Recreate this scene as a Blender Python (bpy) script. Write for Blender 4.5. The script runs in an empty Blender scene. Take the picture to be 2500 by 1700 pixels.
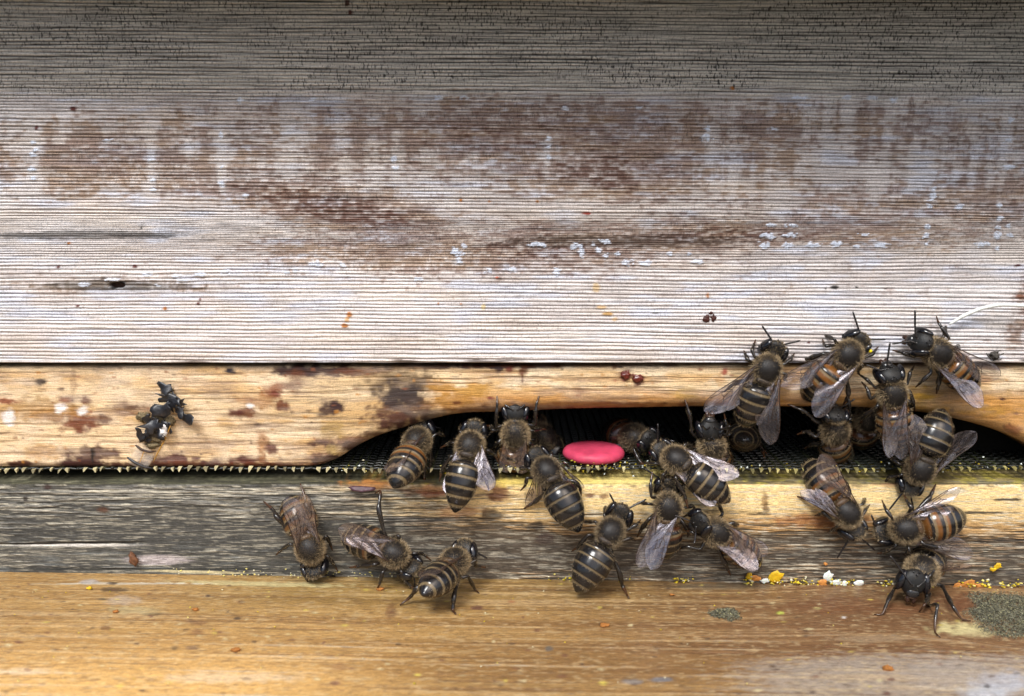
import bpy, math
import numpy as np
from mathutils import Vector

# ------------------------------------------------------------------ units: everything is laid out in mm, stored in metres
MM = 0.001
SC = bpy.context.scene
COL = SC.collection
R = math.radians

# ------------------------------------------------------------------ camera
PITCH = R(9.0); FPX = 2200.0; W0, H0 = 2500.0, 1700.0
CAM = np.array([0.0, -120.0, 35.8])
FWD = np.array([0, math.cos(PITCH), -math.sin(PITCH)])
UPV = np.array([0, math.sin(PITCH), math.cos(PITCH)])
RGT = np.array([1.0, 0, 0])
cam = bpy.data.cameras.new('camera'); camo = bpy.data.objects.new('camera', cam); COL.objects.link(camo)
camo.location = CAM * MM; camo.rotation_euler = (R(90) - PITCH, 0, 0)
cam.sensor_width = 36; cam.lens = 36 * FPX / W0
cam.clip_start = 0.004; cam.clip_end = 20
cam.dof.use_dof = True; cam.dof.focus_distance = 0.1215; cam.dof.aperture_fstop = 26
SC.camera = camo

# ------------------------------------------------------------------ light: soft overcast sky, weak wide sun from front left
SUN_EL, SUN_AZ = R(52), R(-28)           # azimuth measured from straight in front of the hive, negative = left
w = bpy.data.worlds.new('World'); SC.world = w; w.use_nodes = True
nt = w.node_tree; nt.nodes.clear()
sky = nt.nodes.new('ShaderNodeTexSky'); sky.sky_type = 'NISHITA'; sky.sun_disc = False
sky.sun_elevation = SUN_EL; sky.sun_rotation = R(180) + SUN_AZ
sky.air_density = 1.0; sky.dust_density = 4.0; sky.ozone_density = 1.0
bg = nt.nodes.new('ShaderNodeBackground'); bg.inputs[1].default_value = 0.07
out = nt.nodes.new('ShaderNodeOutputWorld')
nt.links.new(sky.outputs[0], bg.inputs[0]); nt.links.new(bg.outputs[0], out.inputs[0])
sl = bpy.data.lights.new('sun', 'SUN'); sl.energy = 1.5; sl.angle = R(20); sl.color = (1, .985, .96)
so = bpy.data.objects.new('sun', sl); COL.objects.link(so)
sdir = Vector((math.sin(SUN_AZ) * math.cos(SUN_EL), -math.cos(SUN_AZ) * math.cos(SUN_EL), math.sin(SUN_EL)))
so.rotation_euler = sdir.to_track_quat('Z', 'Y').to_euler(); so.location = sdir * 0.5
vs = SC.view_settings; vs.view_transform = 'Standard'; vs.look = 'None'; vs.exposure = 1.40; vs.gamma = 1; vs.use_curve_mapping = False
SC.render.engine = 'CYCLES'

# ------------------------------------------------------------------ measuring helpers
def project(P):
    d = P - CAM; z = d @ FWD
    return W0/2 + FPX*(d @ RGT)/z, H0/2 - FPX*(d @ UPV)/z
def ray(u, v): 
    d = FPX*FWD + (u-W0/2)*RGT - (v-H0/2)*UPV
    return d/np.linalg.norm(d)
def at_y(u, v, y): d = ray(u, v); return CAM + d*((y-CAM[1])/d[1])
def at_z(u, v, z): d = ray(u, v); return CAM + d*((z-CAM[2])/d[2])
ZB = -15.7; TILT = .0145                       # landing board height at the middle, and its slope to the right
def at_board(u, v, h): d = ray(u, v); return CAM + d*((ZB+h-CAM[2])/(d[2]+TILT*d[0]))
def at_len(T, u, v, L, sign):
    """point on the sight line of (u, v) at distance L from T: the nearer (sign -1) or the farther (+1) one"""
    d = ray(u, v); k = d @ (T-CAM); c = CAM + d*k; h = np.linalg.norm(c-T)
    return c + d*sign*math.sqrt(max(0, L*L-h*h))
def nrm(a): a = np.asarray(a, float); return a/max(1e-9, np.linalg.norm(a))
def S(r, g, b):
    f = lambda c: (c/255/12.92 if c/255 <= .04045 else ((c/255+.055)/1.055)**2.4)
    return np.array([f(r), f(g), f(b)])
def sstep(a, b, x):
    t = np.clip((x-a)/(b-a), 0, 1); return t*t*(3-2*t)
_tab = {}
def vn(x, y, seed=0):
    if seed not in _tab: _tab[seed] = np.random.RandomState(seed+11).rand(256, 256)
    t = _tab[seed]; x = np.asarray(x, float); y = np.asarray(y, float)
    xi = np.floor(x).astype(int); yi = np.floor(y).astype(int); fx = x-xi; fy = y-yi
    fx = fx*fx*(3-2*fx); fy = fy*fy*(3-2*fy)
    a = t[xi & 255, yi & 255]; b = t[(xi+1) & 255, yi & 255]; c = t[xi & 255, (yi+1) & 255]; d = t[(xi+1) & 255, (yi+1) & 255]
    return (a*(1-fx)+b*fx)*(1-fy) + (c*(1-fx)+d*fx)*fy
def fbm(x, y, seed=0, o=4):
    s = 0; a = .5; tot = 0
    for i in range(o):
        s = s + a*vn(x*2**i+i*17.3, y*2**i+i*5.1, seed+i); tot += a; a *= .55
    return s/tot
def mix(c, col, m):
    return c*(1-m[..., None]) + np.asarray(col)*m[..., None]

# ------------------------------------------------------------------ mesh helpers
class MB:
    def __init__(s): s.v = []; s.f = []; s.m = []; s.c = []; s.n = 0; s.sm = []
    def add(s, V, F, mat=0, col=(.5, .5, .5), smooth=True):
        V = np.asarray(V, float).reshape(-1, 3); n = len(V)
        c = np.asarray(col, float); c = np.tile(c, (n, 1)) if c.ndim == 1 else c
        s.v.append(V); s.c.append(c)
        for f in F: s.f.append([i+s.n for i in f])
        s.m += [mat]*len(F); s.sm += [smooth]*len(F); s.n += n
    def build(s, name, mats, origin=(0, 0, 0), parent=None):
        V = np.concatenate(s.v); C = np.concatenate(s.c)
        return mesh_obj(name, V, s.f, mats, C, origin, parent, s.m, s.sm)
def mesh_obj(name, V, F, mats, C=None, origin=(0, 0, 0), parent=None, mi=None, sm=None):
    me = bpy.data.meshes.new(name)
    V = (V-np.asarray(origin, float))*MM
    if isinstance(F, np.ndarray):
        nf, k = F.shape; loops = F.ravel(); tot = np.full(nf, k, int)
    else:
        tot = np.array([len(f) for f in F]); loops = np.array([i for f in F for i in f]); nf = len(F)
    me.vertices.add(len(V)); me.vertices.foreach_set('co', V.astype(np.float32).ravel())
    me.loops.add(len(loops)); me.loops.foreach_set('vertex_index', loops.astype(np.int32))
    me.polygons.add(nf); st = np.concatenate([[0], np.cumsum(tot)[:-1]])
    me.polygons.foreach_set('loop_start', st.astype(np.int32)); me.polygons.foreach_set('loop_total', tot.astype(np.int32))
    if mi is not None: me.polygons.foreach_set('material_index', np.array(mi, np.int32))
    me.polygons.foreach_set('use_smooth', np.ones(nf, bool) if sm is None else np.array(sm, bool))
    for m in (mats if isinstance(mats, (list, tuple)) else [mats]): me.materials.append(m)
    if C is not None:
        at = me.color_attributes.new('Col', 'FLOAT_COLOR', 'POINT')
        at.data.foreach_set('color', np.concatenate([np.clip(C, 0, 1), np.ones((len(C), 1))], 1).astype(np.float32).ravel())
    me.update(); me.validate()
    o = bpy.data.objects.new(name, me); COL.objects.link(o)
    o.location = np.asarray(origin, float)*MM
    if parent is not None:
        o.parent = parent; o.location = (np.asarray(origin, float)*MM - np.array(parent.location))
    return o
def empty(name, loc):
    o = bpy.data.objects.new(name, None); COL.objects.link(o); o.location = np.asarray(loc, float)*MM
    o.empty_display_size = .004; return o
def tag(o, label, cat, group=None):
    o['label'] = label; o['category'] = cat
    if group: o['group'] = group
    return o
def gridfaces(nr, nc, off=0):
    i = np.arange(nr-1)[:, None]*nc + np.arange(nc-1)[None, :]
    return np.stack([i, i+1, i+nc+1, i+nc], -1).reshape(-1, 4) + off
def boxv(x0, x1, y0, y1, z0, z1):
    V = np.array([[x, y, z] for z in (z0, z1) for y in (y0, y1) for x in (x0, x1)], float)
    F = np.array([[0, 2, 3, 1], [4, 5, 7, 6], [0, 1, 5, 4], [2, 6, 7, 3], [0, 4, 6, 2], [1, 3, 7, 5]])
    return V, F
def frames(P):
    P = np.asarray(P, float); T = np.gradient(P, axis=0); T /= np.maximum(1e-9, np.linalg.norm(T, axis=1))[:, None]
    n = np.cross(T[0], [0.3, 0.2, 1.0]); n = nrm(n); N = []
    for t in T:
        n = nrm(n - t*(n @ t)); N.append(n)
    N = np.array(N); return T, N, np.cross(T, N)
def tube(mb, P, rad, seg=8, mat=0, col=(.02, .02, .02), flat=1.0):
    P = np.asarray(P, float); rad = np.broadcast_to(np.asarray(rad, float), (len(P),))
    T, N, B = frames(P); a = np.linspace(0, 2*math.pi, seg, endpoint=False)
    V = P[:, None] + rad[:, None, None]*(np.cos(a)[None, :, None]*N[:, None] + flat*np.sin(a)[None, :, None]*B[:, None])
    n = len(P); V = np.concatenate([V.reshape(-1, 3), P[:1], P[-1:]])
    F = []
    for i in range(n-1):
        for j in range(seg):
            k = (j+1) % seg; F.append((i*seg+j, i*seg+k, (i+1)*seg+k, (i+1)*seg+j))
    e = n*seg
    for j in range(seg):
        k = (j+1) % seg; F.append((k, j, e)); F.append(((n-1)*seg+j, (n-1)*seg+k, e+1))
    c = np.asarray(col, float)
    if c.ndim == 2: c = np.concatenate([np.repeat(c, seg, 0), c[:1], c[-1:]])
    mb.add(V, F, mat, c)
def resample(P, n):
    P = np.asarray(P, float); d = np.concatenate([[0], np.cumsum(np.linalg.norm(np.diff(P, axis=0), axis=1))])
    t = np.linspace(0, d[-1], n); return np.stack([np.interp(t, d, P[:, k]) for k in range(3)], 1)
def smooth_poly(P, n, it=2):
    P = resample(P, n)
    for _ in range(it):
        P[1:-1] = .25*P[:-2]+.5*P[1:-1]+.25*P[2:]
    return P
def ellipsoid(mb, c, A, r, nu=20, nv=12, mat=0, col=(.02, .02, .02), deform=None, colf=None):
    """A: rows are the three unit axes; the poles lie on the third axis"""
    th = np.linspace(0, math.pi, nv+1)[1:-1]; ph = np.linspace(0, 2*math.pi, nu, endpoint=False)
    q = np.stack([np.sin(th)[:, None]*np.cos(ph)[None], np.sin(th)[:, None]*np.sin(ph)[None], np.cos(th)[:, None]*np.ones(nu)[None]], -1).reshape(-1, 3)
    q = np.concatenate([q, [[0, 0, 1], [0, 0, -1]]]); l = q*np.asarray(r)
    if deform: l = deform(q, l)
    V = np.asarray(c) + l @ np.asarray(A)
    F = []; m = nv-1
    for i in range(m-1):
        for j in range(nu):
            k = (j+1) % nu; F.append((i*nu+j, (i+1)*nu+j, (i+1)*nu+k, i*nu+k))
    t = m*nu
    for j in range(nu):
        k = (j+1) % nu; F.append((t, j, k)); F.append((t+1, (m-1)*nu+k, (m-1)*nu+j))
    mb.add(V, F, mat, col if colf is None else colf(q))
    return V, q

# ------------------------------------------------------------------ materials (all procedural)
def new_mat(name):
    m = bpy.data.materials.new(name); m.use_nodes = True; n = m.node_tree; n.nodes.clear()
    o = n.nodes.new('ShaderNodeOutputMaterial'); return m, n, o
def node(n, t, **k):
    x = n.nodes.new(t)
    for a, b in k.items(): setattr(x, a, b)
    return x
def ramp(n, src, pts):
    r = node(n, 'ShaderNodeValToRGB'); e = r.color_ramp.elements
    while len(e) < len(pts): e.new(.5)
    for q, (p, v) in zip(e, pts): q.position = p; q.color = (v, v, v, 1) if np.isscalar(v) else (*v, 1)
    n.links.new(src, r.inputs[0]); return r.outputs[0]
def mult(n, a, b, f=1.0):
    m = node(n, 'ShaderNodeMix', data_type='RGBA', blend_type='MULTIPLY'); m.inputs[0].default_value = f
    n.links.new(a, m.inputs[6]); n.links.new(b, m.inputs[7]); return m.outputs[2]
def noise(n, vec, scale, detail=4, rough=.6):
    x = node(n, 'ShaderNodeTexNoise'); x.inputs['Scale'].default_value = scale; x.inputs['Detail'].default_value = detail
    x.inputs['Roughness'].default_value = rough; n.links.new(vec, x.inputs['Vector']); return x.outputs['Fac']
def wood_mat(name, fine, rough=.7, lo=.72, hi=1.22, bump=.5, ticks=None, spec=.3):
    """base colour comes from the board's own stain map; nodes add grain, pores and relief.  fine = grain frequency per mm along x, y, z"""
    m, n, o = new_mat(name); b = node(n, 'ShaderNodeBsdfPrincipled'); n.links.new(b.outputs[0], o.inputs[0])
    at = node(n, 'ShaderNodeAttribute', attribute_name='Col')
    tc = node(n, 'ShaderNodeTexCoord'); mp = node(n, 'ShaderNodeMapping'); mp.inputs['Scale'].default_value = [1000*f for f in fine]
    n.links.new(tc.outputs['Object'], mp.inputs['Vector'])
    g = noise(n, mp.outputs[0], 1.0, 5, .65)
    c = mult(n, at.outputs['Color'], ramp(n, g, [(.3, lo), (.7, hi)]))
    h = g
    mp2 = node(n, 'ShaderNodeMapping'); mp2.inputs['Scale'].default_value = (5200, 5200, 5200); n.links.new(tc.outputs['Object'], mp2.inputs['Vector'])
    g2 = noise(n, mp2.outputs[0], 1.0, 3, .6)
    c = mult(n, c, ramp(n, g2, [(.35, .82), (.65, 1.12)]))
    if ticks:
        mp3 = node(n, 'ShaderNodeMapping'); mp3.inputs['Scale'].default_value = [1000*f for f in ticks]; n.links.new(tc.outputs['Object'], mp3.inputs['Vector'])
        g3 = noise(n, mp3.outputs[0], 1.0, 2, .5)
        ta = node(n, 'ShaderNodeAttribute', attribute_name='crackle')
        dark = mult(n, c, ramp(n, g3, [(.36, .16), (.45, 1.0)]))
        mx = node(n, 'ShaderNodeMix', data_type='RGBA'); n.links.new(ta.outputs['Fac'], mx.inputs[0]); n.links.new(c, mx.inputs[6]); n.links.new(dark, mx.inputs[7]); c = mx.outputs[2]
    n.links.new(c, b.inputs['Base Color']); b.inputs['Roughness'].default_value = rough
    b.inputs['Specular IOR Level'].default_value = spec
    bp = node(n, 'ShaderNodeBump'); bp.inputs['Strength'].default_value = bump; bp.inputs['Distance'].default_value = .00012
    n.links.new(h, bp.inputs['Height']); n.links.new(bp.outputs[0], b.inputs['Normal'])
    return m
def plain_mat(name, col, rough=.5, spec=.5, var=.25, scale=2500, attr=False, bump=.0, coat=0, trans=0, sss=0):
    m, n, o = new_mat(name); b = node(n, 'ShaderNodeBsdfPrincipled'); n.links.new(b.outputs[0], o.inputs[0])
    tc = node(n, 'ShaderNodeTexCoord'); g = noise(n, tc.outputs['Object'], scale, 4, .6)
    if attr: src = node(n, 'ShaderNodeAttribute', attribute_name='Col').outputs['Color']
    else:
        rgb = node(n, 'ShaderNodeRGB'); rgb.outputs[0].default_value = (*col, 1); src = rgb.outputs[0]
    n.links.new(mult(n, src, ramp(n, g, [(.3, 1-var), (.7, 1+var)])), b.inputs['Base Color'])
    b.inputs['Roughness'].default_value = rough; b.inputs['Specular IOR Level'].default_value = spec
    b.inputs['Coat Weight'].default_value = coat; b.inputs['Transmission Weight'].default_value = trans
    b.inputs['Subsurface Weight'].default_value = sss; b.inputs['Subsurface Scale'].default_value = .0004
    if bump:
        bp = node(n, 'ShaderNodeBump'); bp.inputs['Strength'].default_value = bump; bp.inputs['Distance'].default_value = .0001
        n.links.new(g, bp.inputs['Height']); n.links.new(bp.outputs[0], b.inputs['Normal'])
    return m
def wing_mat(name):
    m, n, o = new_mat(name)
    at = node(n, 'ShaderNodeAttribute', attribute_name='Col'); sp = node(n, 'ShaderNodeSeparateColor'); n.links.new(at.outputs['Color'], sp.inputs[0])
    mp = node(n, 'ShaderNodeMapping'); mp.inputs['Scale'].default_value = (5, 26, 1); n.links.new(at.outputs['Color'], mp.inputs['Vector'])
    streak = noise(n, mp.outputs[0], 1.0, 4, .6)
    mp2 = node(n, 'ShaderNodeMapping'); mp2.inputs['Scale'].default_value = (7, 7, 1); n.links.new(at.outputs['Color'], mp2.inputs['Vector'])
    patch = noise(n, mp2.outputs[0], 1.0, 2, .5)
    tr = node(n, 'ShaderNodeBsdfTransparent')
    n.links.new(mult(n, ramp(n, sp.outputs[0], [(0, (.76, .64, .50)), (.55, (.88, .83, .77)), (1, (.92, .90, .90))]), ramp(n, streak, [(.34, .45), (.48, 1.0)])), tr.inputs[0])
    df = node(n, 'ShaderNodeBsdfDiffuse'); df.inputs[0].default_value = (.25, .21, .22, 1)
    gl = node(n, 'ShaderNodeBsdfGlossy'); gl.inputs['Roughness'].default_value = .24
    n.links.new(ramp(n, patch, [(.35, (.84, .82, 1.0)), (.65, (1.0, .92, .92))]), gl.inputs['Color'])
    bp = node(n, 'ShaderNodeBump'); bp.inputs['Strength'].default_value = .22; bp.inputs['Distance'].default_value = .0003
    n.links.new(streak, bp.inputs['Height']); n.links.new(bp.outputs[0], gl.inputs['Normal'])
    m1 = node(n, 'ShaderNodeMixShader'); m1.inputs[0].default_value = .05
    n.links.new(tr.outputs[0], m1.inputs[1]); n.links.new(df.outputs[0], m1.inputs[2])
    lw = node(n, 'ShaderNodeLayerWeight'); lw.inputs[0].default_value = .35
    fac = mult(n, ramp(n, lw.outputs['Facing'], [(0, .20), (.9, .55)]), ramp(n, patch, [(.35, .45), (.65, 1.0)]))
    m2 = node(n, 'ShaderNodeMixShader'); n.links.new(fac, m2.inputs[0])
    n.links.new(m1.outputs[0], m2.inputs[1]); n.links.new(gl.outputs[0], m2.inputs[2]); n.links.new(m2.outputs[0], o.inputs[0])
    return m

M_wall = wood_mat('weathered_limewash', (.35, 3, 7), rough=.72, lo=.70, hi=1.25, bump=.7, ticks=(5.0, 1, 1.7))
M_block = wood_mat('honey_pine', (.6, 2.5, 7), rough=.55, lo=.68, hi=1.25, bump=.8, spec=.4)
M_rail = wood_mat('silvered_pine', (.9, 4, 7), rough=.75, lo=.5, hi=1.5, bump=1.0)
M_board = wood_mat('worn_pine', (1.1, 4.5, 4), rough=.42, lo=.68, hi=1.28, bump=.6, spec=.45)
M_dark = plain_mat('cavity_shade_dark', (.012, .011, .009), .8, .2)  # near-black colour carries the shade inside the closed hive
M_roof = plain_mat('roof_felt', (.08, .08, .075), .8, .2)
M_wire = plain_mat('dark_coated_wire', (.02, .024, .02), .35, .5, attr=True, var=.4)
M_shell = plain_mat('bee_shell', (0, 0, 0), .20, .5, attr=True, var=.2, scale=4000)
M_matte = plain_mat('bee_thorax', (0, 0, 0), .46, .30, attr=True, var=.3, scale=6000, bump=.4)
M_eye = plain_mat('bee_eye', (.006, .006, .008), .13, .6, var=.1)
M_fur = plain_mat('bee_fur', (0, 0, 0), .6, .25, attr=True, var=.15)
M_wing = wing_mat('wing_membrane')
M_vein = plain_mat('wing_vein', (.03, .015, .008), .4, .4)

# ------------------------------------------------------------------ boards
def near(U, V, cx, cy, rx, ry, N, soft=.25, edge=1.1):
    """noisy-edged spot centred on photo position (cx, cy): returns flat index and mask"""
    idx = np.where((np.abs(U-cx) < 2.3*rx) & (np.abs(V-cy) < 2.3*ry))[0]
    d = np.sqrt(((U[idx]-cx)/rx)**2 + ((V[idx]-cy)/ry)**2) + (N[idx]-.5)*edge
    return idx, 1-sstep(1-soft, 1+soft, d)
def dab(C, U, V, N, cx, cy, rx, ry, col, amt=1.0, soft=.25, edge=1.1):
    i, m = near(U, V, cx, cy, rx, ry, N, soft, edge); C[i] = mix(C[i], col, m*amt); return i, m
def gb(U, V, cx, cy, rx, ry): return np.exp(-(((U-cx)/rx)**2 + ((V-cy)/ry)**2))

def build_wall():
    x = np.arange(-82, 82.01, .2); z = np.concatenate([[14.88, 14.91], np.arange(14.98, 73, .075)])
    X, Z = np.meshgrid(x, z); nr, nc = X.shape; X = X.ravel(); Z = Z.ravel()
    U, V = project(np.stack([X, np.full_like(X, -.8), Z], 1))
    tilt = X*.006
    ph = (Z+tilt)/(.44+.07*sstep(520, 640, V)) + 2.2*fbm(X/80, Z/6, 3, 3) + .26*vn(X/12, Z/1.2, 5) + .12*vn(X/2.5, Z/.6, 6)
    i = np.floor(ph); fr = ph-i
    h1 = vn(i*1.37, i*0+.5, 7); h2 = vn(i*2.11, i*0+3.5, 8)
    w = (.10+.13*h1)*(1-.30*sstep(560, 720, V)); cen = .5+.35*(h2-.5)
    alongx = vn(X/7, i*3.7, 9)
    g = np.exp(-((fr-cen)/w)**2)*(.18+.82*vn(i*3.3, i*0+9.5, 10)**.8)*np.clip(.2+1.35*alongx, 0, 1)
    ph2 = (Z+tilt)/.21 + 3*fbm(X/40, Z/3, 11, 3) + .6*vn(X/4, Z/.8, 12); fr2 = ph2-np.floor(ph2); i2 = np.floor(ph2)
    g2 = np.exp(-((fr2-.5)/.22)**2)*sstep(.35, .8, vn(X/3.5, i2*4.1, 13))
    g = np.maximum(g, .5*g2)
    NF = fbm(U/7, V/5, 27, 3); N = fbm(U/14, V/14, 20, 4); NL = fbm(U/120, V/45, 21, 4)
    rid = fbm(X/.95, i*5.3, 22, 4)*.72 + .28*fbm(X/.45, Z/.25, 23, 3)          # flake pattern tied to single ridges
    col_ = fbm(X/2.2, Z/14, 24, 3)                                         # rain streaks
    Uw = U + (NL-.5)*160; Vw = V + (fbm(U/160, V/60, 26, 3)-.5)*60
    patchy = sstep(.25, .65, fbm(X/12, Z/2.5, 41, 3))
    B = .05+.10*NL
    for cx, cy, rx, ry, a in [(850, 330, 1000, 95, .42), (1450, 340, 330, 130, .34), (2100, 330, 470, 120, .40), (200, 415, 420, 60, .45),
                              (820, 505, 190, 50, .95), (640, 470, 260, 30, .55), (960, 545, 140, 26, .7), (1130, 300, 150, 110, .25), (1480, 440, 210, 45, .65),
                              (1420, 598, 430, 42, .72), (1830, 568, 330, 36, .62), (2150, 500, 420, 60, .45), (2250, 580, 300, 30, .3),
                              (1080, 640, 420, 45, .40), (760, 610, 300, 40, .3), (260, 695, 260, 20, .5), (2000, 690, 500, 60, .16), (2260, 820, 400, 60, .14), (2500, 760, 30, 100, .8), (2490, 480, 120, 70, .4)]:
        B = B + a*gb(Uw, Vw, cx, cy, rx, ry)
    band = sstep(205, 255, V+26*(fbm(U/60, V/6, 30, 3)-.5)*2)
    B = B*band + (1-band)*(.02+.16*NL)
    for cx, y0, y1, wd in [(80, 300, 470, 14), (372, 280, 480, 12), (541, 290, 480, 12), (963, 320, 430, 9), (1338, 330, 440, 10), (1905, 450, 520, 22), (2132, 400, 500, 20), (1735, 300, 400, 18), (2020, 330, 440, 26), (2235, 360, 470, 24)]:
        B = B - .38*np.exp(-((U-cx)/wd)**2)*sstep(y0-20, y0+20, V)*(1-sstep(y1-20, y1+20, V))
    bars = fbm(X/.95, Z/16, 42, 3)                                        # upright wear bars below the old cover strip
    zone = sstep(225, 262, V)*(1-sstep(430, 520, V))
    Bs = B + (col_-.5)*.5*zone + (bars-.5)*.75*zone*(.5+.5*sstep(1500, 1800, U))
    brown = .36*sstep(.16, .76, Bs + (rid-.5)*.75) + .40*sstep(.40, .66, np.minimum(Bs, .66) + (rid-.5)*1.5)
    deep = sstep(.80, 1.15, np.minimum(B, 1.0) + (rid-.5)*1.3)*.9
    tone = fbm(X/18, Z/3, 31, 3)
    paint = mix(np.tile(S(224, 219, 217), (len(X), 1)), S(207, 200, 197), sstep(.35, .75, tone))
    paint = mix(paint, S(214, 219, 232), sstep(.5, .75, fbm(X/6, Z/1.2, 32, 3))*.8*band)
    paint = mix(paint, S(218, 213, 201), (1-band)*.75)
    paint = mix(paint, S(222, 200, 168), sstep(.5, .7, fbm(X/14, Z/2.0, 33, 3))*.2*band)
    wood = mix(np.tile(S(138, 110, 96), (len(X), 1)), S(158, 128, 98), sstep(.4, .7, fbm(X/9, Z/1.5, 34, 3)))
    wood = mix(wood, S(122, 100, 92), sstep(.5, .8, fbm(X/4, Z/.8, 35, 3))*.7)
    C = paint*(1-brown[:, None]) + wood*brown[:, None]
    C = mix(C, S(92, 56, 42), deep*.85)
    C = mix(C, S(70, 68, 66), .75*sstep(.35, .75, gb(Uw, V, 190, 574, 330, 13)+(rid-.5)*.7))
    C = mix(C, S(78, 74, 66), .75*sstep(.35, .8, gb(Uw, V, 270, 697, 220, 18)+(rid-.5)*.7))
    C = mix(C, S(80, 66, 56), .7*sstep(.4, .9, gb(Uw, V, 1520, 590, 420, 22)+(rid-.5)*.9))
    C = C*(1-.30*g[:, None]*.6)
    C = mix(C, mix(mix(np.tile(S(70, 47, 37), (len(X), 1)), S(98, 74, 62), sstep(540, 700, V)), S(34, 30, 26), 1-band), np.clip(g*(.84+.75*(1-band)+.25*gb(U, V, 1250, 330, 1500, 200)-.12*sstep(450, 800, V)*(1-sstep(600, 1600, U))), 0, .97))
    C = mix(C, S(62, 44, 34), .8*(1-sstep(872, 884, V+5*(N-.5)) < .5)*sstep(.5, .75, fbm(U/90, V/8, 36, 3)))  # broken dark line painted as shadow along the wall's bottom edge
    Y = -.80 - .10*np.cos(2*math.pi*(fr-cen))*-.5 + .16*g + .05*(rid-.5) + .1*(fbm(X/40, Z/10, 37, 2)-.5)
    fl = [(1112, 612, 9, 6), (1122, 618, 10, 7), (1120, 637, 9, 6), (1133, 600, 5, 5), (1305, 596, 14, 4), (1325, 598, 6, 5), (1400, 602, 6, 7), (1412, 600, 8, 4), (1418, 618, 7, 10), (1448, 598, 5, 4), (1478, 590, 13, 4),
          (1462, 610, 6, 6), (1480, 625, 5, 6), (1508, 620, 5, 5), (1533, 640, 12, 6), (1580, 642, 14, 5), (1635, 620, 8, 4), (1686, 620, 5, 4), (1703, 640, 10, 4), (1193, 662, 6, 4), (1250, 660, 8, 5), (1358, 664, 8, 7), (1020, 681, 10, 4),
          (1866, 600, 10, 7), (1877, 576, 10, 6), (1860, 577, 6, 4), (1882, 548, 8, 4), (1930, 551, 12, 5), (1929, 575, 12, 5), (1924, 600, 11, 6), (1985, 600, 14, 5), (2042, 598, 9, 6), (2090, 603, 6, 4), (2150, 600, 16, 5), (2110, 574, 12, 3),
          (2277, 482, 10, 7), (2270, 505, 5, 6), (2280, 460, 6, 6), (2340, 505, 9, 6), (2265, 556, 6, 6), (2261, 576, 6, 6), (2263, 597, 5, 4), (2440, 500, 5, 5), (2441, 534, 7, 4), (2435, 556, 7, 3), (2436, 576, 7, 6), (2465, 575, 7, 4), (2460, 552, 6, 4), (2435, 605, 5, 5), (2400, 597, 16, 4), (2465, 410, 12, 5),
          (88, 312+55, 5, 5), (83, 378, 9, 5), (80, 413, 10, 5), (84, 434, 6, 5), (80, 348, 6, 5), (262, 343, 10, 4), (600, 478, 6, 4), (585, 245, 7, 5), (762, 243, 8, 4), (1070, 238, 9, 4), (1130, 238, 10, 4), (1380, 265, 7, 4), (1560, 264, 8, 4), (1950, 240, 14, 4), (2070, 238, 10, 4), (2130, 241, 10, 4), (2180, 244, 9, 5), (1726, 335, 10, 8), (1728, 315, 6, 5), (2468, 294, 7, 5), (1890, 316, 8, 4), (2462, 345, 9, 4),
          (490, 670, 10, 6), (450, 686, 14, 4), (430, 676, 10, 4), (550, 665, 8, 5), (360, 672, 10, 5), (770, 645, 12, 6), (700, 668, 9, 4), (835, 650, 8, 5), (722, 660, 6, 5), (205, 695, 10, 4), (275, 683, 14, 3), (385, 697, 6, 3),
          (540, 330, 4, 6), (540, 410, 5, 4), (541, 450, 6, 5), (370, 390, 8, 3), (372, 440, 6, 5), (376, 462, 6, 4), (963, 390, 7, 6), (963, 412, 9, 4), (1338, 340, 6, 5), (1338, 360, 5, 5), (1340, 385, 5, 5)]
    for cx, cy, rx, ry in fl:
        k, m = dab(C, U, V, N, cx, cy, rx*1.0, ry*1.1, S(214, 222, 238), .92) if False else dab(C, U, V, NF, cx, cy, rx*1.08, ry*1.15, S(214, 222, 236), .92, .22, 2.4); Y[k] -= .13*m
    red, org, blk = S(84, 26, 18), S(176, 110, 40), S(16, 14, 14)
    for cx, cy, rx, ry, c in [(178, 265, 9, 5, red), (88, 312, 5, 6, red), (345, 557, 4, 3, blk), (330, 650, 6, 4, red), (142, 652, 4, 3, red), (489, 731, 4, 4, red), (484, 742, 4, 4, red), (403, 753, 5, 4, org), (189, 747, 5, 3, red), (852, 768, 6, 7, org), (848, 780, 5, 7, S(215, 170, 120)), (842, 795, 8, 5, org),
                              (1432, 521, 10, 4, S(140, 40, 20)), (2037, 702, 10, 5, blk), (2016, 705, 3, 2, blk), (2091, 702, 4, 3, blk), (2162, 706, 3, 2, blk), (1728, 722, 4, 7, org), (1975, 836, 3, 3, red), (287, 697, 17, 7, blk), (298, 690, 10, 4, blk), (277, 703, 8, 4, blk), (1788, 215, 6, 5, org),
                              (1455, 702, 9, 10, S(205, 180, 140)), (1470, 750, 12, 5, S(200, 170, 130)), (1485, 766, 12, 5, S(190, 150, 90)), (1500, 780, 8, 5, S(210, 180, 140)), (848, 8, 7, 8, S(70, 40, 34)), (855, 30, 6, 5, S(70, 30, 24)), (2484, 648, 8, 3, red), (2490, 725, 14, 6, S(120, 80, 60)), (1600, 764, 9, 2, S(90, 80, 70)), (1125, 742, 3, 2, org), (1180, 748, 5, 8, S(215, 195, 150)), (1070, 742, 3, 3, org),
                              (168, 594, 5, 3, org), (1213, 678, 4, 3, S(190, 90, 60)), (1125, 490, 3, 4, org), (1195, 492, 3, 3, org), (1312, 492, 4, 4, org)]:
        k, m = dab(C, U, V, N, cx, cy, rx, ry, c, .95, .3, .9)
        if c is blk: Y[k] += .9*m*(rx > 12)
        else: Y[k] -= .08*m
    Y += np.where(Z < 14.97, .25, 0)
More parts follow.
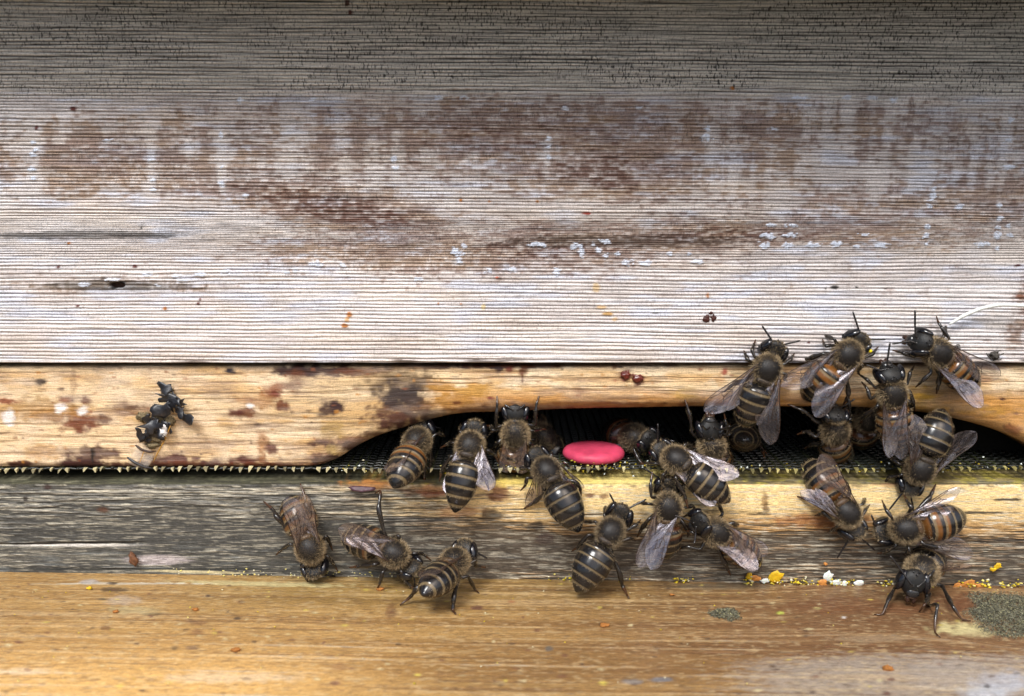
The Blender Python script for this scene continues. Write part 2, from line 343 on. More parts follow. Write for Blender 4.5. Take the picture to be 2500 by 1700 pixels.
    Vx = np.stack([X, Y, Z], 1); F = gridfaces(nr, nc)
    bV, bF = boxv(-81.9, 81.9, -.25, 18, 14.93, 73)
    ob = mesh_obj('front_board', np.concatenate([Vx, bV]), np.concatenate([F, bF+len(Vx)]), M_wall, np.concatenate([C, np.tile(S(70, 50, 40), (8, 1))]))
    at = ob.data.attributes.new('crackle', 'FLOAT', 'POINT')
    ck = np.clip((.35+.65*patchy)*((1-band)*1.0 + band*(.30+.25*brown)), 0, 1)
    at.data.foreach_set('value', np.concatenate([ck, np.zeros(8)]).astype(np.float32)); return ob

hive = empty('hive_box', (0, 0, 14.75))
tag(hive, 'weathered whitewashed cedar wall with fine ridged grain above the entrance block', 'beehive box')
o = build_wall(); o.parent = hive; o.location = -hive.location
V_, F_ = boxv(-84, -66, -.5, 150, -17, 73); V_[V_[:, 1] < 0, 1] = 9; V2, F2 = boxv(66, 84, 9, 150, -17, 73); V3, F3 = boxv(-84, 84, 150.2, 168, -17, 73)
o = mesh_obj('side_board', np.concatenate([V_, V2, V3]), np.concatenate([F_, F2+8, F3+16]), M_dark); o.parent = hive; o.location = -hive.location
V_, F_ = boxv(-65.8, 65.8, 18.2, 149.8, 17, 24)
o = mesh_obj('inner_light_block', V_, F_, M_dark); o.parent = hive; o.location = -hive.location  # unseen slab added to keep sky light out of the cavity
V_, F_ = boxv(-96, 110, -24, 172, 65.5, 80)
V_[(V_[:, 1] < 0) & (V_[:, 0] < 0), 1] = -14; V_[(V_[:, 1] < 0) & (V_[:, 0] > 0), 1] = -29  # unseen roof; front edge skewed to deepen the shade at right
V_[V_[:, 2] < 70, 2] = 67.0
tag(mesh_obj('hive_roof', V_, F_, M_roof), 'unseen flat hive roof, its overhang shaped to shade the top of the whitewashed wall', 'hive roof')

EDGE = np.array([(-400, 1141), (560, 1141), (760, 1140), (800, 1134), (840, 1112), (890, 1080), (940, 1062), (1000, 1045), (1060, 1026), (1120, 1014), (1250, 1010), (1400, 1003), (1700, 998), (2060, 998), (2200, 1004), (2300, 1018), (2400, 1042), (2460, 1062), (2520, 1090), (2600, 1141), (3000, 1141)], float)
def build_block():
    xs = np.arange(-82, 82.01, .3)
    ue, ve = EDGE[:, 0], EDGE[:, 1]
    pts = np.array([at_y(u, v, .55) for u, v in EDGE])
    ze = np.interp(xs, pts[:, 0], pts[:, 2]); ze = np.convolve(np.pad(ze, 6, mode='edge'), np.ones(13)/13, 'valid')
    rr = np.interp(ze, [0, 1, 5, 7], [1.0, 1.3, 2.3, 2.3])
    zt = 14.30 + .14*(vn(xs/5, xs*0, 40)-.5)
    rows = []
    for k in np.linspace(0, 1, 4): rows.append((np.full_like(xs, 18-17.6*k), zt))
    for a in np.linspace(0, math.pi/2, 5)[1:]: rows.append((.35-.35*np.sin(a)+0*xs, zt-.35+.35*np.cos(a)))
    for k in np.linspace(0, 1, 110)[1:]: rows.append((0*xs, (zt-.35)*(1-k)+(ze+rr)*k))
    for a in np.linspace(0, math.pi/2, 18)[1:]: rows.append((rr*(1-np.cos(a)), ze+rr*(1-np.sin(a))))
    for k in np.linspace(0, 1, 12)[1:]: rows.append((rr*(1-k)+18*k, ze+.0*xs))
    Y = np.array([r[0] for r in rows]).ravel(); Z = np.array([r[1] for r in rows]).ravel()
    X = np.tile(xs, len(rows)); nr, nc = len(rows), len(xs)
    U, V = project(np.stack([X, np.minimum(Y, 3), Z], 1))
    N = fbm(U/16, V/16, 50, 4); NB = fbm(U/70, V/30, 51, 4)
    gr = fbm(X/9, Z/.28+.6*vn(X/6, Z/3, 53), 52, 4)
    C = mix(np.tile(S(236, 208, 164), (len(X), 1)), S(216, 176, 120), sstep(.35, .7, fbm(X/20, Z/1.6, 54, 3)))
    C = mix(C, S(244, 224, 190), sstep(.45, .7, NB)*.8)
    C = mix(C, S(150, 112, 74), sstep(.52, .66, gr)*.6)
    C = mix(C, S(120, 92, 66), .5*sstep(.6, .72, fbm(X/1.6, Z/.16, 55, 4)))
    C = mix(C, S(196, 160, 104), sstep(680, 900, U)*.35*(1-sstep(950, 1100, U)))
    C = mix(C, S(196, 138, 70), sstep(1000, 1150, U)*sstep(945, 975, V)*.75)          # ochre along the worn arch
    C = mix(C, S(206, 150, 72), .6*gb(U, V, 2330, 985, 260, 30))
    C = mix(C, S(150, 150, 130), .35*gb(U, V, 700, 1000, 300, 60)*sstep(.4, .6, gr))
    C = mix(C, S(226, 198, 164), .45*(1-sstep(500, 900, U))*sstep(.3, .6, NB))
    pur, brn, amb, wht = S(66, 40, 38), S(118, 66, 36), S(190, 128, 48), S(238, 232, 226)
    L = [(780, 905, 95, 12, pur, .85), (705, 903, 40, 10, pur, .7), (890, 907, 60, 9, brn, .7), (1010, 895, 60, 6, brn, .6), (1080, 893, 50, 7, pur, .75), (1240, 893, 130, 5, pur, .85), (1216, 897, 12, 9, pur, .9), (1246, 903, 8, 7, S(130, 50, 34), .8), (1275, 905, 8, 10, brn, .8), (1276, 920, 2, 14, brn, .8),
         (560, 907, 12, 7, S(40, 34, 48), .9), (95, 932, 12, 6, S(50, 34, 20), .9), (180, 940, 6, 30, brn, .35),
         (975, 930, 70, 40, S(120, 98, 70), .6), (985, 970, 28, 20, S(54, 44, 44), .9), (1000, 955, 60, 32, S(104, 82, 62), .55), (970, 1020, 62, 24, S(92, 54, 44), .85), (940, 1005, 36, 16, S(98, 60, 40), .7), (1020, 990, 40, 16, S(110, 70, 40), .7), (1045, 1012, 40, 12, S(78, 60, 48), .6),
         (818, 990, 22, 12, S(60, 32, 30), .9), (795, 1005, 22, 10, pur, .8), (686, 992, 13, 13, S(110, 58, 34), .85), (668, 950, 24, 14, S(150, 76, 34), .7), (672, 962, 16, 10, S(120, 48, 26), .8), (720, 935, 20, 22, brn, .6), (625, 980, 40, 16, S(176, 120, 62), .6), (600, 1008, 24, 9, brn, .8), (575, 1010, 14, 7, S(96, 44, 34), .8), (612, 991, 9, 4, wht, .95),
         (190, 1025, 40, 22, S(126, 66, 36), .85), (140, 1012, 50, 12, S(176, 120, 60), .8), (255, 1023, 14, 10, S(110, 66, 40), .8), (75, 1000, 110, 22, S(190, 146, 84), .55), (210, 978, 14, 7, S(110, 56, 36), .8), (165, 976, 14, 6, S(130, 60, 36), .7), (20, 980, 24, 6, S(150, 80, 50), .8), (310, 1000, 50, 12, S(130, 84, 46), .6), (325, 995, 16, 5, S(90, 56, 40), .7),
         (18, 1018, 13, 15, wht, 1), (150, 997, 11, 9, wht, 1), (202, 1003, 11, 9, wht, 1), (108, 1106, 6, 4, wht, 1), (105, 1105, 40, 16, S(224, 176, 112), .7),
         (225, 1112, 56, 18, S(88, 56, 50), .8), (200, 1132, 60, 8, S(74, 40, 36), .9), (60, 1132, 40, 6, S(80, 40, 30), .85), (420, 1125, 50, 14, S(92, 50, 50), .8), (470, 1134, 130, 7, S(110, 58, 38), .8), (600, 1125, 40, 10, S(92, 44, 36), .85), (520, 1130, 30, 9, S(84, 52, 60), .6), (660, 1136, 120, 6, S(120, 60, 34), .8), (330, 1135, 60, 5, S(90, 50, 40), .7),
         (640, 1090, 10, 30, S(170, 110, 54), .6), (662, 1100, 14, 10, S(96, 46, 36), .8), (800, 1082, 30, 8, S(84, 46, 42), .85), (855, 1075, 50, 10, S(120, 66, 40), .7), (775, 1115, 22, 10, S(92, 54, 46), .7), (628, 1037, 9, 4, pur, .7), (815, 1050, 26, 20, S(196, 160, 84), .7), (812, 1100, 12, 14, S(190, 160, 100), .8),
         (1075, 950, 28, 18, S(204, 150, 72), .85), (1160, 955, 34, 16, S(212, 160, 78), .85), (1120, 980, 60, 14, S(196, 140, 62), .7), (1115, 985, 12, 4, brn, .8), (1196, 972, 8, 4, S(140, 60, 40), .9),
         (860, 1090, 34, 9, S(74, 42, 34), .85), (800, 1122, 26, 9, S(70, 40, 34), .85), (915, 1060, 40, 8, S(96, 58, 38), .7), (985, 968, 44, 26, S(60, 48, 46), .75), (1528, 916, 12, 12, S(112, 34, 24), .95), (1558, 925, 13, 10, S(104, 40, 30), .95), (1545, 915, 8, 5, S(110, 44, 30), .9), (1420, 955, 16, 10, S(170, 112, 50), .6), (1430, 990, 200, 7, S(150, 90, 40), .6), (1300, 1000, 200, 6, S(130, 80, 40), .6), (1890, 950, 40, 24, S(190, 140, 60), .7), (1770, 907, 5, 8, S(190, 90, 70), .8), (1755, 930, 14, 10, S(215, 160, 90), .6), (1670, 960, 30, 12, S(190, 150, 60), .5), (1400, 893, 200, 3, brn, .6), (1500, 897, 6, 5, brn, .7),
         (2245, 968, 44, 20, S(196, 148, 46), .85), (2390, 928, 30, 12, S(190, 140, 90), .6), (2410, 960, 60, 10, S(200, 160, 100), .6), (2448, 975, 5, 3, S(90, 50, 40), .9), (2440, 1000, 60, 14, S(196, 140, 60), .6), (2400, 897, 60, 5, brn, .6), (2478, 1048, 20, 10, S(150, 80, 50), .6), (2350, 1000, 90, 10, S(200, 150, 60), .6)]
    for cx, cy, rx, ry, c, a in L: dab(C, U, V, N, cx, cy, rx*1.12, ry*1.15, c*.8 if c is not wht else c, min(1, a*1.15), .45, 1.9)
    rs = np.random.RandomState(4)
    for _ in range(300):
        dab(C, U, V, N, rs.uniform(0, 2500), rs.uniform(890, 1130), rs.uniform(2, 8)*rs.rand()+1.5, rs.uniform(1.5, 4), [brn, pur, amb, S(150, 90, 60)][rs.randint(4)], rs.uniform(.4, .85), .4, 1.2)
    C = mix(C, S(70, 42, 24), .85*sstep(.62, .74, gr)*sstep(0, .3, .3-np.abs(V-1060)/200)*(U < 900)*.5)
    C = mix(C, S(60, 36, 20), .5*sstep(1.2, 2.0, Y)); C = C*.92  # curved lip and underside darkened, shade put into the colour
    C = mix(C, S(150, 132, 118), .4*sstep(.5, .7, fbm(X/5, Z/1.2, 56, 4)))
    k, m = near(U, V, 226, 1108, 4, 20, N, .4, 1.0); C[k] = mix(C[k], S(24, 18, 14), m)
    Yd = Y + np.where(Y < 2.5, .10*sstep(.5, .75, gr) + .12*(NB-.5), 0)
    Zd = Z.copy()
    return mesh_obj('entrance_block', np.stack([X, Yd, Zd], 1), gridfaces(nr, nc), M_block, C)
blk = tag(build_block(), 'honey coloured wooden block with a worn arch cut in its lower edge', 'entrance block')

# floor: front rail, landing board, wire mesh
def build_rail():
    xs = np.arange(-82, 82.01, .3); rows = []
    for k in np.linspace(0, 1, 10): rows.append((8-8.0*k, -1.35-.15*k))
    for a in np.linspace(0, math.pi/2, 9)[1:]: rows.append((0-1.0*math.sin(a), -2.5+1.0*math.cos(a)))
    for k in np.linspace(0, 1, 150)[1:]: rows.append((-1.0, -2.5-14.5*k))
    rows = np.array(rows); nr, nc = len(rows), len(xs)
    Y = np.repeat(rows[:, 0], nc); Z = np.repeat(rows[:, 1], nc); X = np.tile(xs, nr)
    U, V = project(np.stack([X, np.minimum(Y, 0), Z], 1))
    N = fbm(U/16, V/12, 60, 4); gr = fbm(X/3.4, Z/.12, 61, 5)*.62+.38*fbm(X/9, Z/.45, 65, 3); gl = fbm(X/14, Z/.7, 62, 4); fl = fbm(X/2.2, Z/.12, 63, 4)
    warm = sstep(640, 1500, U + 500*(gl-.5)); hi = (1-sstep(1225, 1330, V+60*(gl-.5)))*warm
    grey = mix(np.tile(S(118, 116, 109), (len(X), 1)), S(152, 148, 136), sstep(.45, .7, gl))
    wr = mix(np.tile(S(158, 126, 86), (len(X), 1)), S(188, 154, 106), sstep(.4, .7, gl))
    C = mix(grey, wr, 1-(1-warm)) if False else grey*(1-warm[:, None]) + wr*warm[:, None]
    C = mix(C, S(236, 206, 146), hi*.95*sstep(.25, .6, gl+.3*hi))
    C = mix(C, S(166, 120, 66), .6*warm*gb(U, V, 1800, 1285, 1200, 26))
    C = mix(C, S(132, 114, 94), .75*warm*sstep(1290, 1350, V+50*(gl-.5)))
    dk = sstep(.46, .60, gr + .22*(1-warm)*sstep(1200, 1330, V+0*U)*.6 - .25*hi + .12*gb(U, V, 1300, 1330, 700, 60) + .05 + .05*warm*sstep(1250, 1330, V))
    C = mix(C, S(46, 46, 44), dk*(.80+.02*warm))
    C = mix(C, S(200, 193, 172), sstep(.56, .68, fl + .15*(gl-.5))*.75*(1-.5*dk))
    C = mix(C, S(120, 126, 126), .45*sstep(.5, .8, fbm(X/5, Z/.5, 64, 3))*sstep(1290, 1390, V)*(1-.6*warm))
    C = mix(C, S(206, 200, 190), .8*sstep(.5, .9, gb(U, V, 170, 1333, 260, 5)+.5*(gr-.5)))
    C = mix(C, S(30, 26, 22), .95*sstep(.45, .7, gb(U, V+.012*(U-170), 150, 1329, 240, 2.2)))
    C = mix(C, S(34, 38, 38), .8*sstep(.45, .8, gb(U, V, 350, 1391, 560, 3)+.5*(gr-.5)))
    C = mix(C, S(186, 176, 176), .7*sstep(.4, .8, gb(U, V, 380, 1370, 110, 16)+.7*(gr-.5)))
    C = mix(C, S(204, 192, 150), .8*sstep(.45, .8, gb(U, V-.03*(U-480), 480, 1398, 160, 5)+.6*(gr-.5)))
    moss_gap_shade = (Y > -.9)*1.0  # moss at right, plus the mesh gap's shade painted along the rail top
    C = mix(C, S(58, 58, 28), .8*moss_gap_shade); C = mix(C, S(150, 138, 52), .75*moss_gap_shade*sstep(.48, .66, fbm(X/1.2, Y/.4, 66, 3))*sstep(700, 1100, U)); C = mix(C, S(28, 26, 20), .7*moss_gap_shade*sstep(.4, .6, gr))
    C = mix(C, S(60, 58, 44), .6*sstep(.5, .7, N)*(V < 1192))
    for cx, cy, rx, ry, c, a in [(905, 1185, 60, 12, S(150, 96, 40), .8), (1060, 1200, 60, 14, S(120, 64, 36), .7), (1120, 1250, 60, 14, S(150, 100, 60), .6), (1216, 1205, 28, 20, S(96, 52, 32), .85), (1200, 1260, 30, 14, S(44, 38, 34), .8), (1265, 1180, 60, 10, S(200, 176, 90), .7), (1310, 1285, 20, 12, S(44, 38, 34), .8), (1330, 1315, 24, 14, S(60, 44, 40), .7), (1440, 1210, 14, 6, S(90, 40, 30), .8), (1476, 1212, 12, 6, S(100, 50, 30), .7), (1867, 1225, 9, 20, S(120, 82, 40), .7), (1870, 1240, 8, 14, S(96, 70, 44), .6), (2010, 1270, 120, 16, S(150, 92, 48), .7), (2050, 1275, 60, 24, S(110, 68, 40), .6), (1540, 1175, 120, 10, S(216, 196, 120), .7), (1420, 1175, 60, 9, S(200, 180, 100), .6), (2460, 1220, 40, 3, S(40, 34, 30), .9), (2200, 1185, 60, 5, S(120, 64, 44), .5), (250, 1245, 14, 7, S(90, 60, 44), .8), (115, 1190, 8, 5, S(60, 44, 40), .9), (62, 1218, 6, 6, S(50, 44, 40), .9), (2380, 1252, 90, 3, S(44, 40, 36), .9), (2450, 1320, 60, 4, S(40, 40, 40), .7)]:
        dab(C, U, V, N, cx, cy, rx, ry, c, a, .4, 1.3)
    Yd = Y + np.where(Y < -.5, .16*dk + .10*(gl-.5) + .3*np.exp(-((V+.012*(U-170)-1329)/3)**2)*(1-sstep(300, 380, U)), 0)
    return mesh_obj('front_rail', np.stack([X, Yd, Z], 1), gridfaces(nr, nc), M_rail, C)
def build_board():
    xs = np.arange(-82, 82.01, .3); ys = np.concatenate([np.arange(-.7, -34, -.12), np.arange(-34, -64, -.5)])
    nr, nc = len(ys), len(xs); Y = np.repeat(ys, nc); X = np.tile(xs, nr); Z = ZB-TILT*X
    U, V = project(np.stack([X, Y, Z], 1))
    N = fbm(U/16, V/12, 70, 4)
    kx, ky = at_board(2520, 1505, 0)[:2]
    dk = np.sqrt(((X-kx)/1.5)**2+((Y-ky))**2)
    flow = Y + 1.1*np.sin(X/42+.4) - .018*(X+20) + 1.2*fbm(X/60, Y/12, 71, 2)
    bend = np.exp(-(dk/11)**2)
    flow = flow*(1-bend) + bend*(-dk*1.3)
    ring = fbm(flow/2.6, X/200, 72, 3); thin = fbm(flow/.55+vn(X/20, Y, 73)*.4, X/26, 74, 3); fz = fbm(X/.9, Y/.26, 75, 4)
    C = mix(np.tile(S(180, 143, 88), (len(X), 1)), S(146, 110, 65), sstep(.35, .7, ring))
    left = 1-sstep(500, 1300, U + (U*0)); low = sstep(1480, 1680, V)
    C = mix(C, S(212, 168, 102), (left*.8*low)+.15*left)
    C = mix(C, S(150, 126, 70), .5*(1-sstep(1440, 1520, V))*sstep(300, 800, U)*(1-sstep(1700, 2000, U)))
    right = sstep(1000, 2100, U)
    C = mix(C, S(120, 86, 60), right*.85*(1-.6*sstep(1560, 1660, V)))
    C = mix(C, S(168, 156, 142), .85*sstep(.35, .75, sstep(1300, 2200, U)*sstep(1540, 1640, V)*1.12+(fz-.5)*.7+(thin-.5)*.4-.12))
    C = mix(C, S(222, 188, 136), sstep(.58, .70, thin)*.5*(1-.4*right))
    C = mix(C, S(204, 192, 172), sstep(.64, .74, thin*.7+fz*.3)*.7*sstep(1500, 1600, V))
    C = mix(C, S(104, 74, 48), sstep(.62, .76, 1-thin)*.5)
    C = mix(C, S(118, 90, 64), sstep(.56, .70, fz)*.5); C = mix(C, S(220, 196, 150), sstep(.58, .72, fbm(X/.9, Y/.3, 76, 3))*.35)
    C = mix(C, S(206, 192, 140), .8*sstep(.55, .85, gb(U, V-.022*(U-600), 640, 1425, 330, 9)+.9*(fz-.5)))   # pale scraped edge
    C = mix(C, S(214, 208, 190), .7*sstep(.55, .85, gb(U, V, 300, 1425, 300, 4)+.9*(fz-.5)))
    C = mix(C, S(92, 88, 76), .6*sstep(.3, .8, gb(U, V, 1760, 1432, 180, 10)+.5*(fz-.5)))
    L = [(280, 1440, 40, 5, S(60, 44, 34), .7), (275, 1424, 10, 3, S(50, 40, 36), .8), (590, 1470, 10, 4, S(110, 70, 50), .6), (380, 1500, 24, 4, S(96, 76, 50), .7), (250, 1463, 14, 3, S(70, 76, 70), .7), (478, 1520, 24, 7, S(120, 84, 60), .6), (480, 1542, 16, 8, S(130, 90, 64), .6), (578, 1510, 8, 3, S(60, 50, 50), .8), (260, 1534, 16, 4, S(120, 84, 56), .7), (955, 1495, 12, 18, S(120, 84, 60), .6), (425, 1582, 8, 5, S(96, 80, 60), .7), (467, 1582, 14, 5, S(120, 96, 80), .6), (972, 1574, 4, 3, S(40, 36, 40), .8), (818, 1668, 14, 5, S(120, 80, 70), .7), (830, 1628, 24, 10, S(150, 112, 76), .6), (1165, 1484, 14, 5, S(100, 64, 56), .8), (215, 1420, 22, 6, S(190, 186, 184), .7), (1340, 1585, 8, 6, S(100, 100, 96), .8), (1615, 1660, 30, 6, S(120, 124, 130), .8), (1540, 1665, 24, 6, S(130, 130, 130), .7), (2120, 1560, 90, 9, S(180, 160, 130), .4),
         (2340, 1535, 62, 15, S(218, 206, 150), .85), (2390, 1545, 40, 10, S(214, 202, 150), .6), (1995, 1485, 9, 3, S(220, 210, 140), .9), (2060, 1507, 5, 3, S(230, 226, 220), .9), (1905, 1497, 8, 4, S(190, 200, 90), .9), (1250, 1470, 10, 4, S(150, 70, 40), .5), (300, 1466, 40, 10, S(190, 176, 160), .5), (330, 1490, 60, 9, S(196, 184, 140), .45), (560, 1655, 150, 12, S(220, 196, 160), .6), (60, 1640, 70, 8, S(220, 196, 160), .6),
         (2450, 1665, 70, 26, S(186, 190, 200), .75), (2400, 1690, 60, 16, S(196, 200, 206), .7), (2410, 1676, 9, 5, S(60, 60, 60), .8), (2330, 1645, 120, 30, S(170, 160, 150), .5), (2130, 1480, 220, 20, S(112, 70, 46), .5), (2380, 1470, 90, 20, S(104, 62, 42), .6)]
    for cx, cy, rx, ry, c, a in L: dab(C, U, V, N, cx, cy, rx, ry, c, a, .4, 1.3)
    rs = np.random.RandomState(8)
    for _ in range(240):
        v = 1425+270*rs.rand()**1.3
        dab(C, U, V, N, rs.uniform(0, 2500), v, rs.uniform(2, 6)*(1+(v-1425)/300), rs.uniform(1, 2.6)*(1+(v-1425)/300), [S(96, 70, 54), S(110, 70, 60), S(220, 206, 160), S(210, 190, 90), S(80, 64, 56)][rs.randint(5)], rs.uniform(.4, .85), .4, 1.1)
    for k in range(26):                                                     # faint saw marks across the grain
        ux = 1250+45*k+rs.uniform(-12, 12)
        C = mix(C, S(128, 96, 64), .22*np.exp(-((U-ux-.05*(V-1430)*(ux-1250)/600)/6)**2)*sstep(1250, 1400, U)*(1-sstep(1540, 1600, V)))
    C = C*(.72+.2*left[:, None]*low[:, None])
    Zd = Z + .10*(ring-.5) - .10*sstep(.66, .8, 1-thin) + .08*(fz-.5)
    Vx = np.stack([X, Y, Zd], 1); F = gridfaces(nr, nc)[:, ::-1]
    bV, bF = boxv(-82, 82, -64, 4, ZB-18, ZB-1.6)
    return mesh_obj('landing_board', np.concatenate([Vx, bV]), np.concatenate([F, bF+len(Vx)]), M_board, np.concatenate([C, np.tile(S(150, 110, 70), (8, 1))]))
def build_mesh():
    mb = MB(); rs = np.random.RandomState(2)
    dk = np.array([.012, .014, .011]); gn = np.array([.040, .046, .022])
    xs = np.arange(-80, 80, 1.19)
    for x in xs:
        u = project(np.array([x, 0, 0]))[0]; jz = .35*math.sin(x/9)*.4+.12*(rs.rand()-.5)
        n = 44; y = np.linspace(-.25, 60, n); zz = .10*np.cos(y/1.3*math.pi) + np.where(y < 0, jz, 0)
        tube(mb, np.stack([np.full(n, x), y, zz], 1), .17, 5, 0, dk if rs.rand() < .7 else gn)
        if rs.rand() < .88:
            x = x+rs.uniform(-.14, .14); jz += rs.uniform(-.10, .08); s = rs.uniform(.45, 1.0); h = .46*s*rs.uniform(.7, 1.2); b = .33*s; z0 = jz-.02; y0 = -.62; sk = rs.uniform(-.22, .22)
            T = np.array([[x-b, y0, z0+.12], [x+b, y0+rs.uniform(-.1, .1), z0+.16], [x+.04+sk, y0-.05, z0-h], [x-.04+sk, y0-.05, z0-h], [x-b, y0+.5, z0+.26], [x+b, y0+.5, z0+.26], [x+sk, y0+.5, z0-h+.1]])
            yel = np.clip((u-1300)/700, 0, 1)
            c = (S(198, 188, 146)*(1-yel)+S(192, 180, 112)*yel)*rs.uniform(.2, .9)
            mb.add(T, [(0, 3, 2, 1), (0, 1, 5, 4), (0, 4, 6, 3), (1, 2, 6, 5), (3, 6, 2)], 1, c, False)
    for y in np.arange(.1, 60, 1.3):
        n = 160; x = np.linspace(-80, 80, n)
        tube(mb, np.stack([x, np.full(n, y), -.05+.10*np.sin(x/1.19*math.pi)], 1), .16, 5, 0, dk)
    M_cut = plain_mat('cut_wire_end', (0, 0, 0), .45, .5, attr=True, var=.3, scale=1800)
    return mb.build('wire_mesh', [M_wire, M_cut])
floor = empty('hive_floor', (0, 0, ZB))
tag(floor, 'weathered hive floor with grey rail, golden landing board and cut wire mesh edge', 'hive floor')
for o in (build_rail(), build_board(), build_mesh()):
    o.parent = floor; o.location = -floor.location
b1, f1 = boxv(-82, 82, .2, 8, -18, -1.8); b2, f2 = boxv(-82, 82, 8.2, 150, -17, -15)
o = mesh_obj('under_tray', np.concatenate([b1, b2]), np.concatenate([f1, f2+8]), M_dark); o.parent = floor; o.location = -floor.location

# ------------------------------------------------------------------ honeybees
BS = 1.05
TANS = np.array([S(138, 118, 86), S(164, 143, 108), S(108, 88, 62), S(182, 162, 130)])
def hairs(P, Nn, bias, L, wd, cols, rs, spread=.35, curl=.25):
    """thin tapering hairs rooted on P: returns vertices and colours, five vertices per hair"""
    n = len(P); d = Nn + bias + rs.normal(0, spread, (n, 3)); d /= np.linalg.norm(d, axis=1)[:, None]
    sd = np.cross(d, rs.normal(0, 1, (n, 3))); sd /= np.maximum(1e-6, np.linalg.norm(sd, axis=1))[:, None]
    L = np.asarray(L)*np.ones(n)*rs.uniform(.6, 1.25, n); c = rs.normal(0, curl, (n, 3)) + bias*.5
    P = P - Nn*.05
    m = P + d*(L*.55)[:, None]; t = P + (d + c*.6)*L[:, None]*.98
    s = sd*wd
    V = np.stack([P-s, P+s, m+s*.8, m-s*.8, t], 1)
    k = cols[rs.randint(0, len(cols), n)]*rs.uniform(.75, 1.2, (n, 1))
    Cc = np.stack([k*.6, k*.6, k*1.15, k*1.15, k*1.5], 1)
    return V, np.clip(Cc*1.12, 0, 1)
FORE = [(0, .02, -.10), (.08, .06, -.14), (.2, .13, -.42), (.34, .24, -.95), (.48, .38, -1.65), (.6, .52, -2.2), (.72, .68, -2.42), (.82, .72, -2.2), (.9, .60, -1.75), (.96, .30, -1.2), (1.0, -.25, -.6)]
HIND = [(0, .02, -.1), (.15, .10, -.4), (.35, .20, -1.1), (.55, .28, -1.6), (.75, .25, -1.65), (.88, .05, -1.35), (.96, -.2, -1.0), (1.0, -.45, -.7)]
FV = [[(.0, .0), (.2, .1), (.48, .33), (.62, .5)], [(.0, -.05), (.2, -.1), (.36, -.35), (.5, -.55), (.66, -.6)], [(.08, -.1), (.26, -.5), (.42, -1.1), (.5, -1.5)], [(.36, -.35), (.42, -1.1)], [(.5, -.55), (.56, -1.15), (.62, -1.5)], [(.36, -.35), (.4, .2)], [(.5, -.55), (.56, -.1), (.62, .1), (.72, .2), (.82, .55)], [(.66, -.6), (.66, -.1), (.62, .1)], [(.66, -.6), (.7, -1.0), (.74, -1.4)], [(.56, -1.15), (.7, -1.0)]]
HV = [[(0, 0), (.3, .0), (.55, -.15), (.8, -.2)], [(0, -.05), (.3, -.45), (.55, -.8)], [(.3, 0), (.33, -.5)], [(.33, -.5), (.5, -1.2)]]
def make_wing(name, base, d, lead, L, outline, veins, parent, T, rs, wscale=1.0):
    pn = nrm(np.cross(d, lead)); mb = MB(); O = np.array(outline); na, nb = 22, 7
    t = np.linspace(0, 1, na); le = np.interp(t, O[:, 0], O[:, 1])*wscale*L/9; tr = np.interp(t, O[:, 0], O[:, 2])*wscale*L/9
    s = np.linspace(0, 1, nb)
    def surf(tt, yy): return base + np.multiply.outer(tt*L, d) + np.multiply.outer(yy, lead) + np.multiply.outer(.35*np.sin(tt*2.6) + .07*np.sin(yy*5+tt*9) - .05*yy*yy*.8, pn)
    TT = np.repeat(t, nb); YY = (le[:, None]*(1-s)+tr[:, None]*s).ravel()
    mb.add(surf(TT, YY), gridfaces(na, nb).tolist(), 0, np.stack([TT, np.tile(s, na), np.full_like(TT, rs.rand())], 1))
    rim = np.concatenate([surf(t, le)])
    tube(mb, rim, np.interp(t, [0, .7, 1], [.075, .05, .02]), 5, 1)
    tube(mb, surf(t, tr), .014, 4, 1)
    for v in veins:
        v = np.array(v); k = np.linspace(0, 1, 9); q = np.linspace(0, 1, len(v))
        tube(mb, surf(np.interp(k, q, v[:, 0]), np.interp(k, q, v[:, 1])*wscale*L/9),   .042, 4, 1)
    return mb.build(name, [M_wing, M_vein], T, parent)

